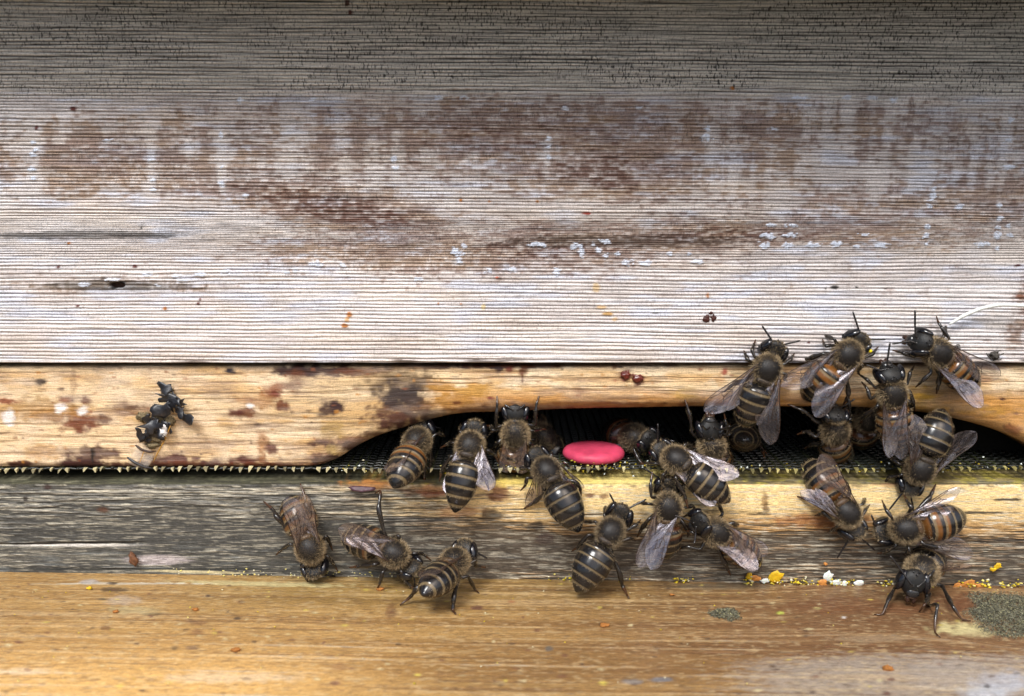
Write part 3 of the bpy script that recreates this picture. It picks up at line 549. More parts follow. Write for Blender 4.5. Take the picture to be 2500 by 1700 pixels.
AB_T = [0, .05, .12, .22, .36, .5, .62, .74, .84, .92, .97, 1.0]
AB_R = [.30, .70, .88, .98, 1.0, .97, .89, .74, .55, .35, .19, .03]
SEG = np.array([0, .15, .33, .51, .68, .84, 1.0])
BLACK = np.array([.010, .009, .009])
def honeybee(label, thorax, head, tip, y, n, hs=1, ts=1, kind='dark', face=None, hup=None, z=None, wings='fold', legs=(), noleg=(), ants=None, s=1.0, furcol=1.0, pollen=None, furdark=0.0, Lab=8.5, bend=.6, fuzz=.0, band=1.2):
    rs = np.random.RandomState(int(thorax[0]*7+thorax[1]) % 99991); s = s*BS
    T = at_y(*thorax, y) if z is None else at_board(*thorax, z)
    H = at_len(T, *head, 2.75*s, hs); A = at_len(T, *tip, Lab*s, ts)
    hd, ad = nrm(H-T), nrm(T-A); f = nrm(hd*.55+ad*.9); n = nrm(n); n = nrm(n-f*(n @ f)); sd = np.cross(f, n)
    root = empty('honeybee', T); tag(root, label, 'bee', 'honeybees at the hive entrance')
    mb = MB(); AX = np.array([sd, f, n]); hp, hn, hb, hl, hc, hwd = [], [], [], [], [], []
    tan = .78*TANS*furcol*(1-furdark) + np.array([.05, .04, .03])*furdark
    def loc(a, b, c): return T + s*(a*sd+b*f+c*n)
    # thorax
    Vt, q = ellipsoid(mb, T, AX, np.array([1.72, 1.95, 1.68])*s, 28, 18, 1, (.012, .010, .009))
    ellipsoid(mb, loc(0, -1.5, .85), AX, np.array([1.05, .48, .5])*s, 16, 10, 1, (.06, .035, .018) if kind != 'dark' else (.03, .022, .016))
    # thorax fur: bare-ish disc on the back, dense collar and flanks
    k = rs.normal(0, 1, (7000, 3)); k /= np.linalg.norm(k, axis=1)[:, None]
    disc = (k[:, 2] + rs.normal(0, .10, len(k)) > .66+.1*rs.rand()) & (k[:, 1] + rs.normal(0, .1, len(k)) < .7)
    keep = (~disc & (rs.rand(len(k)) < .8)) | (disc & (rs.rand(len(k)) < .55)); k = k[keep]; disc = disc[keep]
    P = T + (k*np.array([1.72, 1.95, 1.68])*s) @ AX; Nn = (k/np.array([1.72, 1.95, 1.68])) @ AX; Nn /= np.linalg.norm(Nn, axis=1)[:, None]
    V, Cc = hairs(P, Nn, -f*.15, np.where(disc, np.minimum(.22+.22*fuzz, .5), .52)*s, .0105, tan, rs, .30); Cc[disc] *= .09+.5*fuzz
    hp.append(V); hc.append(Cc); bare = disc
    # head
    if face is None: fc = nrm(hd*.8-n*.6); up = n
    else: fc = nrm(face); up = np.array(hup if hup is not None else n, float)
    up = nrm(up-fc*(up @ fc)); rt = np.cross(fc, up); HA = np.array([rt, up, fc])
    def hloc(a, b, c): return H + s*(a*rt+b*up+c*fc)
    def hdef(q, l):
        l = l.copy(); l[:, 0] *= np.interp(q[:, 1], [-1, -.5, .2, 1], [.50, .74, 1.0, .92]); l[:, 2] *= np.where(q[:, 2] < 0, .75, 1.0); return l
    ellipsoid(mb, H, HA, np.array([1.62, 1.72, .98])*s, 28, 18, 1, (.010, .010, .010), hdef)
    for e in (-1, 1):
        ea = nrm(up*.97-rt*e*.22); er = nrm(rt-ea*(rt @ ea)); EA = np.array([er, ea, np.cross(er, ea)])
        ellipsoid(mb, hloc(e*1.36, .22, .02), EA, np.array([.52, 1.28, .80])*s, 18, 12, 2)
        ellipsoid(mb, hloc(e*.33, -1.72, .42), HA, np.array([.30, .48, .26])*s, 10, 8, 0, (.035, .016, .010))       # mandible
        ellipsoid(mb, hloc(e*.30, .02, .92), HA, np.array([.19, .19, .14])*s, 10, 6, 0, (.03, .028, .026))            # antennal socket
    ellipsoid(mb, hloc(0, -.92, .66), HA, np.array([.72, .58, .36])*s, 16, 10, 0, (.018, .017, .017))                # clypeus
    ellipsoid(mb, hloc(0, -1.42, .60), HA, np.array([.48, .22, .28])*s, 12, 8, 0, (.05, .028, .018))                 # lip
    for a, b, c in ((-.32, 1.5, .55), (.32, 1.5, .55), (0, 1.28, .78)):
        ellipsoid(mb, hloc(a, b, c), HA, np.array([.13, .13, .13])*s, 8, 6, 2)
    k = rs.normal(0, 1, (2400, 3)); k /= np.linalg.norm(k, axis=1)[:, None]
    k = k[(np.abs(k[:, 0]) < .62) | (k[:, 2] < -.35)]
    k = k[(k[:, 1] > .45) | (k[:, 2] < -.2) | (rs.rand(len(k)) < .32)]
    l = hdef(k, k*np.array([1.62, 1.72, .98])*s); P = H + l @ HA; Nn = (k/np.array([1.62, 1.72, .98])) @ HA; Nn /= np.linalg.norm(Nn, axis=1)[:, None]
    frontal = k[:, 2] > .2
    V, Cc = hairs(P, Nn, hd*.15, np.where(frontal, .18, .40)*s, .011, tan, rs, .4); Cc[frontal] *= .30
    hp.append(V); hc.append(Cc)
    # antennae: scape, elbow, flagellum
    for e in (-1, 1):
        r0 = hloc(e*.30, .04, .98)
        if ants is not None and len(ants) > (e+1)//2:
            spec = ants[(e+1)//2]
            if spec is None: continue
            pts = [r0] + [at_y(u, v, H[1]+dy) for u, v, dy in spec]
            if len(pts) == 2: pts = [r0, r0*.6+pts[1]*.4 + fc*.15, pts[1]]
        else:
            el = hloc(e*.85, .45, 1.75); pts = [r0, el, el + s*(fc*1.3+rt*e*1.0-up*.35+rs.normal(0, .25, 3))]
        P = resample(pts, 18); tube(mb, P, np.interp(np.linspace(0, 1, 18), [0, .33, .38, .45, .95, 1], [.11, .10, .08, .125, .125, .06])*s, 7, 0, (.014, .012, .012))
    # neck and waist
    tube(mb, [T+f*1.3*s, .5*(T+H)+0*n, H-fc*.3*s], [.9*s, .75*s, .8*s], 12, 1, (.02, .016, .013))
    B0 = loc(0, -1.95, -.25); tube(mb, [T-f*1.2*s, B0, B0-ad*.7*s], [.75*s, .42*s, .6*s], 12, 1, (.02, .016, .013))
    # abdomen
    bw = 2.28*(.95+.12*rs.rand()); na, nu = 90, 36; t = np.linspace(0, 1, na); ctl = B0 - f*np.linalg.norm(A-B0)*.45*bend - ad*np.linalg.norm(A-B0)*.45*(1-bend) + n*.25*s
    Pc = ((1-t)**2)[:, None]*B0 + (2*t*(1-t))[:, None]*ctl + (t**2)[:, None]*A
    Tg = np.gradient(Pc, axis=0); Tg /= np.linalg.norm(Tg, axis=1)[:, None]
    Ux = np.array([nrm(n-g*(n @ g)) for g in Tg]); Sx = np.cross(-Tg, Ux)
    r = np.interp(t, AB_T, AB_R); r = np.convolve(np.pad(r, 3, mode='edge'), np.ones(7)/7, 'valid'); r[-1] = .03
    si = np.clip(np.searchsorted(SEG, t, side='right')-1, 0, 5); lt = (t-SEG[si])/(SEG[si+1]-SEG[si])
    r = r*(1+.035*(lt-.6)) * bw*s
    a = np.linspace(0, 2*math.pi, nu, endpoint=False)
    V = Pc[:, None] + r[:, None, None]*(np.cos(a)[None, :, None]*Sx[:, None] + (np.where(np.sin(a) > 0, .92, .80)*np.sin(a))[None, :, None]*Ux[:, None])
    dors = np.sin(a)
    C = np.zeros((na, nu, 3)) + BLACK
    org = {'dark': [], 'orange': [0, 1, 2], 'amber': [0, 1, 2, 3], 'mid': [1], 'deep': [0, 1]}[kind]
    base_o = {'orange': np.array([.15, .060, .015]), 'amber': np.array([.12, .055, .018]), 'mid': np.array([.11, .045, .015]), 'deep': np.array([.06, .022, .009]), 'dark': BLACK}[kind]
    for i in range(na):
        q = si[i]; l_ = lt[i]
        c = BLACK.copy()
        if q in org:
            e = sstep(.55, .75, l_ + (.14 if q == org[-1] else 0)*1.0); c = base_o*(1-e)+BLACK*e
        if q >= 1:
            e = (1-sstep(.12+.05*band, .20+.10*band, l_))*.85*min(1, .3+.7*band); c = c*(1-e) + np.array([.165, .122, .064])*e
        C[i] = c
        vent = np.clip(-dors-.1, 0, 1)[:, None]; C[i] = C[i]*(1-.6*vent) + np.array([.09, .055, .025])*.6*vent
    tip_dark = sstep(.9, 1, t)[:, None, None]; C = C*(1-tip_dark) + BLACK*tip_dark
    F = []
    for i in range(na-1):
        for j in range(nu):
            k_ = (j+1) % nu; F.append((i*nu+j, (i+1)*nu+j, (i+1)*nu+k_, i*nu+k_))
    F.append(tuple(range(nu))); F.append(tuple(reversed(range((na-1)*nu, na*nu))))
    mb.add(V.reshape(-1, 3), F, 0, C.reshape(-1, 3))
    Vf = V
    def ab_hair(tt, aa, L, bias, colm, wd=.013, spread=.25):
        i = np.clip((tt*(na-1)).astype(int), 0, na-2); j = ((aa/(2*math.pi))*nu).astype(int) % nu
        P = Vf[i, j]*(1-0)+0; P = P + (Vf[i+1, j]-Vf[i, j])*rs.rand(len(i))[:, None] + (Vf[i, (j+1) % nu]-Vf[i, j])*rs.rand(len(i))[:, None]
        Nn = P-Pc[i]; Nn /= np.maximum(1e-6, np.linalg.norm(Nn, axis=1))[:, None]
        V, Cc = hairs(P, Nn*.32, Tg[i]*bias, L, wd, tan, rs, spread, .15); hp.append(V); hc.append(Cc*colm)
    m = 260; ab_hair(rs.uniform(.03, .14, m), rs.uniform(0, 2*math.pi, m), .5*s, .2, 1.0)
    for q in range(1, 6):
        m = int(330*(1-.09*q)*min(1, band)); ab_hair(SEG[q]+rs.uniform(.0, .04, m), rs.uniform(0, 2*math.pi, m), .22*s, 1.0, 1.0 if q > 1 else .8, .011, .14)
    m = 200; sidea = np.where(rs.rand(m) < .5, 0, math.pi)+rs.normal(-.0, .25, m); ab_hair(rs.uniform(.1, .95, m), sidea % (2*math.pi), .30*s, .7, .9)
    m = 160; ab_hair(rs.uniform(.1, .95, m), rs.uniform(.2, math.pi-.2, m), .16*s, .8, .35)
    # legs
    done = {}
    for kd, e, pts in legs:
        done[(kd, e)] = [at_board(p[0], p[1], p[3]) if len(p) > 3 else at_y(p[0], p[1], T[1]+p[2]) for p in pts]
    for kd, off in (('f', .95), ('m', .05), ('h', -.85)):
        for e in (-1, 1):
            if (kd, e) in noleg: continue
            r0 = loc(e*.85, off, -1.05)
            if (kd, e) in done: pts = [r0]+done[(kd, e)]
            else:
                j = rs.normal(0, .22, 6)
                if kd == 'f': pp = [(1.7, 1.9, -.5), (2.2, 2.9, -1.7), (2.2, 3.9, -2.5)]
                elif kd == 'm': pp = [(2.5, .3, -.2), (3.3, .0, -1.8), (3.9, -.5, -2.5)]
                else: pp = [(2.2, -1.7, .0), (2.9, -3.3, -1.6), (3.3, -4.6, -2.5)]
                pts = [r0]+[loc(e*(x_+j[i]), y_+j[i+3], z_) for i, (x_, y_, z_) in enumerate(pp)]
            nn = 30; P = smooth_poly(pts, nn, 1); k = np.linspace(0, 1, nn); wmul = {'f': .85, 'm': .95, 'h': 1.15}[kd]
            rad = np.interp(k, [0, .15, .30, .35, .40, .58, .68, .71, .78, .86, .9, .95, 1], [.22, .30, .22, .19, .2, .31, .27, .17, .22, .16, .11, .12, .06])*s*wmul
            cc = np.outer(np.ones(nn), [.016, .013, .011]); cc[k > .8] = [.05, .022, .010]
            tube(mb, P, rad, 8, 0, cc)
            m = 70; ii = rs.randint(2, nn-6, m); rd = rs.normal(0, 1, (m, 3)); tg = P[ii+1]-P[ii]; tg /= np.maximum(1e-6, np.linalg.norm(tg, axis=1))[:, None]
            rd -= tg*np.sum(rd*tg, 1)[:, None]; rd /= np.linalg.norm(rd, axis=1)[:, None]
            V, Cc = hairs(P[ii]+rd*rad[ii][:, None], rd*.6, tg*.6, .26*s, .012, tan, rs, .25, .1); hp.append(V); hc.append(Cc*.8)
    body = mb.build('body', [M_shell, M_matte, M_eye], T, root)
    HV_ = np.concatenate(hp); HC_ = np.concatenate(hc); nh = len(HV_); idx = np.arange(nh)[:, None]*5
    F = (idx+np.array([0, 1, 2, 3])).tolist() + (idx+np.array([3, 2, 4])).tolist()
    mesh_obj('fur', HV_.reshape(-1, 3), F, M_fur, HC_.reshape(-1, 3), T, root)
    # wings
    for e in (-1, 1):
        base = loc(e*1.45, .35, .85); spec = None
        if wings == 'fold': tipp = loc(e*(1.35+.3*rs.rand()), 0, 0) - ad*7.4*s + n*(1.9*s)
        elif wings == 'tight': tipp = loc(e*.75, 0, 0) - ad*7.6*s + n*(2.0*s)
        else:
            spec = wings[0 if e < 0 else 1]
            if spec is None: continue
            u, v, dy = spec[:3]; tipp = at_y(u, v, T[1]+dy)
        dv = tipp-base; L = np.linalg.norm(dv); d = dv/L
        X = sd*e + f*.9; lead = nrm(X-d*(X @ d)); Lw = min(max(L, 5.5), 10.2)
        make_wing('forewing', base, d, lead, Lw, FORE, FV, root, T, rs, max(.9, 9/Lw)*.92 if spec is None or len(spec) < 4 else spec[3])
        d2 = nrm(d-lead*.20); pn = nrm(np.cross(d, lead)); pn = pn*np.sign(pn @ n+1e-9)
        make_wing('hindwing', base-lead*.25-f*.35-pn*.18, d2, nrm(lead-d2*(lead @ d2)), Lw*.74, HIND, HV, root, T, rs, 1.0)
    if pollen is not None:
        mp = MB(); ellipsoid(mp, at_y(*pollen[:2], H[1]+pollen[2]), np.eye(3), (.28, .28, .28), 10, 8); mp.build('pollen_grain', [M_pollen_y], T, root)
    return root

M_pollen_y = plain_mat('yellow_pollen', S(214, 190, 30), .7, .2, scale=3000, bump=.5)

WALL = (0, -1, .12); RAIL = (0, -1, .25)
honeybee('amber brown honeybee crawling head down on the grey rail, leftmost of all the bees', (757, 1340), (768, 1383), (702, 1205), -3.7, RAIL, 1, 1, 'amber', wings=[(742, 1205, -.9), (696, 1214, -.9)], fuzz=.8,
         legs=[('h', 1, [(675, 1262, .3), (668, 1246, 1.4), (643, 1224, 2.4)]), ('h', -1, [(750, 1240, .4), (745, 1215, 1.4), (733, 1181, 2.3)]), ('m', 1, [(708, 1328, .4), (690, 1340, 1.6), (673, 1356, 2.4)]), ('m', -1, [(797, 1308, .5), (805, 1325, 1.8), (812, 1345, 2.4)])])
honeybee('honeybee with pale shiny folded wings, its head touching the bee below on the landing board', (962, 1352), (1000, 1385), (836, 1312), -4.2, (.1, -.75, .65), 1, 1, 'mid', fuzz=.6, wings=[(830, 1284, -2.2, 1.05), (842, 1318, -1.8, .95)],
         legs=[('h', -1, [(939, 1305, .0), (924, 1242, .6), (930, 1196, 2.2), (915, 1205, 2.6)]), ('m', -1, [(975, 1308, .2), (955, 1316, 1.2), (946, 1326, 2.2)])])
honeybee('striped honeybee squeezing in at the left end of the arch, glossy black tip outward', (1018, 1078), (1030, 1050), (962, 1192), -.6, (-.35, -.6, .75), 1, -1, 'orange', wings='tight', furdark=.15, fuzz=1,
         legs=[('h', 1, [(1040, 1110, -.5), (1036, 1150, .3), (1036, 1182, .5)]), ('m', 1, [(1050, 1090, .3), (1052, 1125, .8), (1048, 1150, 1.0)])])
honeybee('dark honeybee heading up into the arch, both wings half open over the rail', (1147, 1090), (1157, 1056), (1110, 1252), -1.6, (0, -.8, .6), 1, -1, 'dark', fuzz=.9, wings=[(1085, 1205, -3.5), (1203, 1196, -3.2)])
FUP = (0, -.93, .36); VDN = (0, -.36, -.93)
honeybee('furry honeybee climbing onto the arch edge, face tilted up, two front legs on the wood', (1258, 1060), (1258, 1004), (1253, 1150), .2, (0, -1, .05), -1, 1, 'amber', fuzz=.7, furcol=1.2, face=FUP, hup=VDN, wings=[(1230, 1146, -.6), (1280, 1146, -.6)],
         legs=[('f', -1, [(1210, 1045, -.2), (1212, 1012, -.9), (1214, 985, -.7), (1213, 962, .0)]), ('f', 1, [(1306, 1040, -.2), (1308, 1005, -.9), (1310, 985, -.7), (1318, 962, 0)])], ants=[[(1232, 988, -.6), (1240, 985, -1.0)][:1], [(1282, 988, -.6)]])
honeybee('plump black honeybee with wide banded abdomen hanging down the rail below the pink disc', (1335, 1152), (1312, 1122), (1414, 1300), -2.6, (.15, -.85, .5), 1, -1, 'dark', wings=[(1283, 1238, .9, .6), (1424, 1190, .9, .4)], furdark=.35, band=.55,
         legs=[('h', 1, [(1402, 1175, -.2), (1416, 1190, .4), (1419, 1212, 1.0)]), ('h', -1, [(1330, 1205, -.2), (1310, 1222, .8), (1278, 1243, 1.5)])])
honeybee('black honeybee with narrow waist standing half on the rail and half on the landing board', (1490, 1300), (1512, 1258), (1406, 1446), -4.6, (-.15, -.95, .35), 1, -1, 'dark', wings=[(1420, 1400, -.6, .5), None], furdark=.3, band=.7,
         legs=[('h', 1, [(1486, 1335, -.9), (1513, 1400, -1.2), (1520, 1432, 0, .9), (1536, 1462, 0, .1)]), ('m', 1, [(1515, 1322, -.6), (1538, 1314, .0), (1552, 1320, 1.0)]), ('f', 1, [(1530, 1296, -.2), (1553, 1282, .0), (1565, 1268, 1.5)])], ants=[[(1504, 1236, -.4), (1488, 1205, -.4)], [(1532, 1243, -.4), (1578, 1219, -.2)]])
honeybee('shadowed honeybee deep in the entrance beside the pink disc, dark glossy head turned right', (1547, 1068), (1584, 1077), (1490, 1052), 5.5, (0, -.75, .65), -1, 1, 'deep', face=(.62, -.72, -.2), hup=(-.45, -.5, .75), wings=[None, None], furdark=.45, fuzz=.6, band=.2, s=1.05)  # fur and bands darkened to carry the shade of the entrance
honeybee('honeybee heading left with two glassy wings spread over its dark abdomen beside the disc', (1652, 1124), (1618, 1106), (1782, 1226), -3.0, (.1, -.85, .5), 1, 1, 'dark', wings=[(1742, 1238, -3.5), (1806, 1157, -2.4)],
         ants=[[(1606, 1082, -.2), (1606, 1034, .0)], [(1604, 1122, -.4), (1580, 1140, -.4)]])
honeybee('honeybee facing straight up the rail with pink tinged wings closed in a narrow V', (1631, 1240), (1628, 1190), (1612, 1362), -4.2, (0, -.95, .35), 1, 1, 'deep', wings=[(1556, 1386, -2.4), (1596, 1394, -2.9)],
         legs=[('f', -1, [(1590, 1215, -.2), (1588, 1185, .0), (1593, 1150, .8)]), ('m', 1, [(1672, 1240, .2), (1690, 1235, 1.0), (1700, 1245, 2.0)])], ants=[[(1606, 1166, -.4), (1574, 1144, -.4)], [(1642, 1165, -.3), (1620, 1160, -.6)]])
honeybee('amber honeybee facing left at the rail foot, smoky wings folded', (1748, 1300), (1708, 1276), (1858, 1382), -4.2, (.1, -.95, .3), -1, 1, 'amber', face=(-.75, -.55, -.15), hup=(.35, -.6, .6), wings=[(1850, 1394, -2.9), (1878, 1346, -2.3)],
         legs=[('m', -1, [(1710, 1342, .2), (1677, 1335, .6), (1650, 1343, 1.8)]), ('f', 1, [(1712, 1250, .2), (1690, 1249, .8), (1668, 1263, 1.8)]), ('f', -1, [(1705, 1306, .0), (1690, 1300, -.4), (1675, 1296, .2)]), ('h', -1, [(1755, 1345, .2), (1772, 1380, .8), (1784, 1406, 1.6)])])
honeybee('face-on honeybee in the arch, head tipped back beneath the large black bee', (1737, 1090), (1733, 1046), (1765, 1135), .3, (0, -1, .1), -1, 1, 'amber', fuzz=.7, furcol=1.35, face=FUP, hup=VDN, wings='tight',
         legs=[('f', -1, [(1690, 1060, -.4), (1684, 1012, -.8), (1668, 963, .2)]), ('f', 1, [(1775, 1060, -.3), (1772, 1030, -.4), (1768, 1010, .5)])])
honeybee('honeybee hidden deep in the entrance, only its round glossy abdomen end visible', (1806, 1058), (1800, 1050), (1817, 1076), 8.5, (0, -.4, .9), 1, -1, 'deep', wings=[None, None], furdark=.6, band=.2)  # dark fur and faint bands paint in the cavity's shade
honeybee('large black honeybee on the block with greyish wings held apart like a tent', (1871, 903), (1888, 859), (1812, 1046), -2.9, WALL, 1, 1, 'dark', wings=[(1716, 1000, -.9), (1886, 1086, -1.6)],
         legs=[('f', -1, [(1842, 872, .2), (1836, 856, .6), (1845, 829, 2.0)]), ('m', -1, [(1826, 880, .3), (1820, 866, 1.0), (1816, 856, 2.0)]), ('f', 1, [(1915, 890, .2), (1930, 878, .6), (1940, 862, 2.0)])], ants=[[(1885, 832, -.5), (1860, 795, -.5)], [(1908, 843, -.5), (1954, 832, -.4)]])
honeybee('orange banded honeybee on the block with long pointed wings spread to both sides', (2068, 868), (2090, 838), (1962, 974), -2.9, WALL, 1, 1, 'orange', wings=[(1903, 938, -.7), (1995, 1022, -1.5)], pollen=(2125, 858, -.8),
         legs=[('f', 1, [(2109, 874, .1), (2130, 865, .4), (2145, 846, 1.8)]), ('h', 1, [(2068, 930, .4), (2072, 965, .6), (2058, 990, 1.8)]), ('f', -1, [(2018, 845, .3), (2012, 842, 1.0), (2008, 828, 2.0)])], ants=[[(2098, 810, -.5), (2082, 761, -.5)], [(2115, 830, -.4), (2162, 829, -.3)]])
honeybee('tawny honeybee heading up the block with raised antennae and brown folded wings', (2178, 962), (2171, 912), (2190, 1098), -2.7, WALL, -1, 1, 'amber', face=(-.15, -.55, .75), hup=(.1, -.75, -.5), wings=[(2170, 1120, -2.0, .8), (2206, 1122, -2.0, .8)],
         legs=[('f', -1, [(2137, 947, .2), (2118, 928, .5), (2092, 911, 1.8)]), ('m', -1, [(2125, 975, .3), (2118, 950, .8), (2103, 932, 1.8)]), ('m', 1, [(2222, 955, .2), (2230, 985, .6), (2234, 1005, 1.6)]), ('f', 1, [(2215, 940, .3), (2222, 910, .6), (2232, 893, 1.8)])], ants=[[(2150, 905, -.5), (2115, 891, -.4)], [(2165, 890, -.6), (2173, 836, -.4)]])
honeybee('orange striped honeybee straddling the block and wall, farthest right on the block', (2288, 862), (2246, 836), (2384, 958), -3.0, WALL, -1, 1, 'orange', face=(-.75, -.6, .3), hup=(.6, -.75, .0), wings=[(2397, 998, -2.3), (2444, 914, -1.2)],
         legs=[('f', -1, [(2230, 872, .1), (2205, 862, .4), (2177, 855, 1.8)]), ('m', -1, [(2274, 910, .2), (2252, 930, .4), (2235, 946, 1.6)]), ('h', -1, [(2294, 915, .4), (2290, 945, .8), (2286, 962, 1.6)]), ('f', 1, [(2319, 829, .1), (2300, 802, .5), (2290, 786, 1.2), (2286, 772, 1.9)])], ants=[[(2223, 833, -.5), (2178, 840, -.4)], [(2234, 812, -.5), (2234, 757, -.4)]])
honeybee('black honeybee head down on the mesh, one grey wing sticking out to the right', (2245, 1146), (2222, 1181), (2304, 998), -3.0, (.1, -.95, .3), 1, 1, 'dark', wings=[(2390, 1062, -.6), (2222, 1012, -.2)], furdark=.25, band=.7,
         ants=[[(2206, 1200, -.4), (2170, 1246, -.3)], [(2222, 1203, -.4), (2233, 1258, -.2)]])
honeybee('orange barred honeybee crawling head down from mesh to rail with wings half open', (2066, 1252), (2081, 1288), (1964, 1124), -4.0, (.0, -.9, .4), 1, 1, 'orange', wings=[(2012, 1108, -2.6), (1950, 1203, -.5, .8)],
         legs=[('m', 1, [(2030, 1268, .3), (2010, 1252, 1.0), (1988, 1260, 2.0)]), ('f', 1, [(2043, 1286, .2), (2034, 1294, 1.0), (2020, 1300, 2.0)]), ('f', -1, [(2105, 1262, .3), (2112, 1246, 1.0), (2124, 1232, 2.2)])], ants=[[(2095, 1308, -.3), (2136, 1344, .2)], [(2076, 1312, -.3), (2044, 1363, .2)]])
honeybee('brightly orange banded honeybee lying sideways on the rail, head to the left', (2211, 1292), (2160, 1298), (2356, 1258), -4.2, (0, -.95, .35), 1, 1, 'orange', wings=[(2376, 1364, -.3), (2342, 1188, -.9, .5)],
         legs=[('f', 1, [(2176, 1262, .2), (2163, 1245, .8), (2153, 1221, 2.0)]), ('m', 1, [(2226, 1240, .2), (2216, 1228, .8), (2206, 1206, 2.0)]), ('h', 1, [(2240, 1245, .3), (2270, 1215, .8), (2285, 1182, 2.0)])], ants=[[(2140, 1300, -.2), (2136, 1312, .0)], [(2138, 1284, -.4), (2127, 1257, -.3)]])
honeybee('honeybee walking towards us on the landing board, black face in full view', (2250, 1394), (2228, 1424), (2266, 1362), -9, (0, -.4, 1), -1, 1, 'dark', face=(-.12, -.98, .02), hup=(.15, .1, 1), z=3.9, wings=[(2376, 1377, 1.5, .5), (2210, 1360, 5, .6)], s=1.12, furcol=1.2,
         legs=[('f', 1, [(2192, 1422, .0), (2168, 1466, 0, 1.6), (2154, 1502, 0, .15), (2134, 1500, 0, .1)]), ('m', -1, [(2300, 1430, .3), (2325, 1479, 0, 1.8), (2347, 1513, 0, .25), (2370, 1516, 0, .1)]), ('f', -1, [(2266, 1478, -2.2), (2289, 1477, 0, 3.0), (2284, 1507, 0, 1.6), (2281, 1545, 0, .2), (2296, 1556, 0, .1)]), ('m', 1, [(2272, 1452, -1.0), (2256, 1478, 0, 1.3), (2244, 1494, 0, .1)])], noleg=[('h', 1), ('h', -1)], ants=[[(2272, 1404, -.5), (2282, 1392, -.6)], [(2198, 1390, -.4), (2173, 1357, -.4)]])
honeybee('honeybee half hidden beneath an orange bee, dark head up and tawny wings closed', (2038, 1052), (2037, 1012), (2040, 1125), -.3, (0, -.95, .3), -1, 1, 'amber', fuzz=.6, face=(0, -.4, .9), hup=(0, -.9, -.35), wings='tight', furdark=.1,
         legs=[('f', 1, [(2075, 1010, .0), (2072, 975, .2), (2068, 950, .8)]), ('f', -1, [(1992, 1030, .1), (1965, 1005, .3), (1920, 986, 1.2)])])
honeybee('honeybee with rusty stripes on the landing board, glossy black abdomen tip towards us', (1110, 1372), (1132, 1348), (1032, 1454), -6.5, (-.25, -.55, .8), 1, -1, 'deep', fuzz=.9, wings='tight',
         legs=[('h', -1, [(1018, 1436, -4.0), (1002, 1458, 0, 1.0), (976, 1478, 0, .1)]), ('h', 1, [(1120, 1406, -1.6), (1108, 1458, 0, 1.7), (1105, 1490, 0, .2), (1113, 1500, 0, .1)]), ('m', 1, [(1126, 1412, -1.2), (1142, 1406, 0, 3.2), (1160, 1440, 0, .2), (1170, 1449, 0, .1)])])
honeybee('dim honeybee behind the crowd under the arch, between two tawny bees', (2118, 1020), (2130, 1000), (2110, 1060), 3.5, (0, -.8, .5), 1, 1, 'deep', wings=[None, None], furdark=.3)
honeybee('nearly black honeybee in the shadow of the arch just behind the upward facing bee', (1325, 1066), (1310, 1040), (1345, 1085), 7.0, (0, -.5, .8), 1, 1, 'dark', wings=[None, None], furdark=.5)

# ------------------------------------------------------------------ small things
def lump(name, c, r, mat, seed, amp=.3, A=None, freq=1.6, parent=None, nu=22, nv=14):
    mb = MB()
    def df(q, l):
        k = 1+amp*2*(fbm(q[:, 0]*freq+7+seed, q[:, 1]*freq+q[:, 2]*1.7*freq+9, seed % 50, 3)-.5); return l*k[:, None]
    ellipsoid(mb, c, np.eye(3) if A is None else A, r, nu, nv, 0, (.5, .5, .5), df)
    return mb.build(name, [mat], c, parent)
def flake(name, c, ax, ay, pts, th, mat, parent=None, curl=.3, seed=0):
    """thin curled chip: outline pts (mm) in the plane of ax, ay, with real thickness"""
    rs = np.random.RandomState(seed); ax, ay = nrm(ax), nrm(ay); nz = nrm(np.cross(ax, ay)); P = np.array(pts, float); cen = P.mean(0)
    n = len(P); rings = [1.0, .66, .33]
    V, F = [], []
    for sgn in (1, -1):
        for r in rings:
            for p in P:
                q = cen+(p-cen)*r; h = curl*((q[0]-cen[0])**2*.35 - (q[1]-cen[1])**2*.25) + rs.uniform(-.04, .04)
                V.append(np.asarray(c)+ax*q[0]+ay*q[1]+nz*(h+sgn*th*.5*(1 if r < 1 else .3)))
        V.append(np.asarray(c)+ax*cen[0]+ay*cen[1]+nz*(sgn*th*.5))
    m = 3*n+1
    for k, o_ in ((0, 0), (1, m)):
        for r in range(2):
            for j in range(n):
                q = (j+1) % n; f = (o_+r*n+j, o_+r*n+q, o_+(r+1)*n+q, o_+(r+1)*n+j); F.append(f if k == 0 else f[::-1])
        for j in range(n):
            q = (j+1) % n; f = (o_+2*n+j, o_+2*n+q, o_+3*n); F.append(f if k == 0 else f[::-1])
    for j in range(n):
        q = (j+1) % n; F.append((q, j, m+j, m+q))
    mb = MB(); mb.add(np.array(V), F, 0, (.5, .5, .5)); return mb.build(name, [mat], c, parent)
def blobpts(rx, ry, n, seed, amp=.35):
    rs = np.random.RandomState(seed); a = np.linspace(0, 2*math.pi, n, endpoint=False); k = 1+amp*(rs.rand(n)-.5)*2
    return np.stack([np.cos(a)*rx*k, np.sin(a)*ry*k], 1)

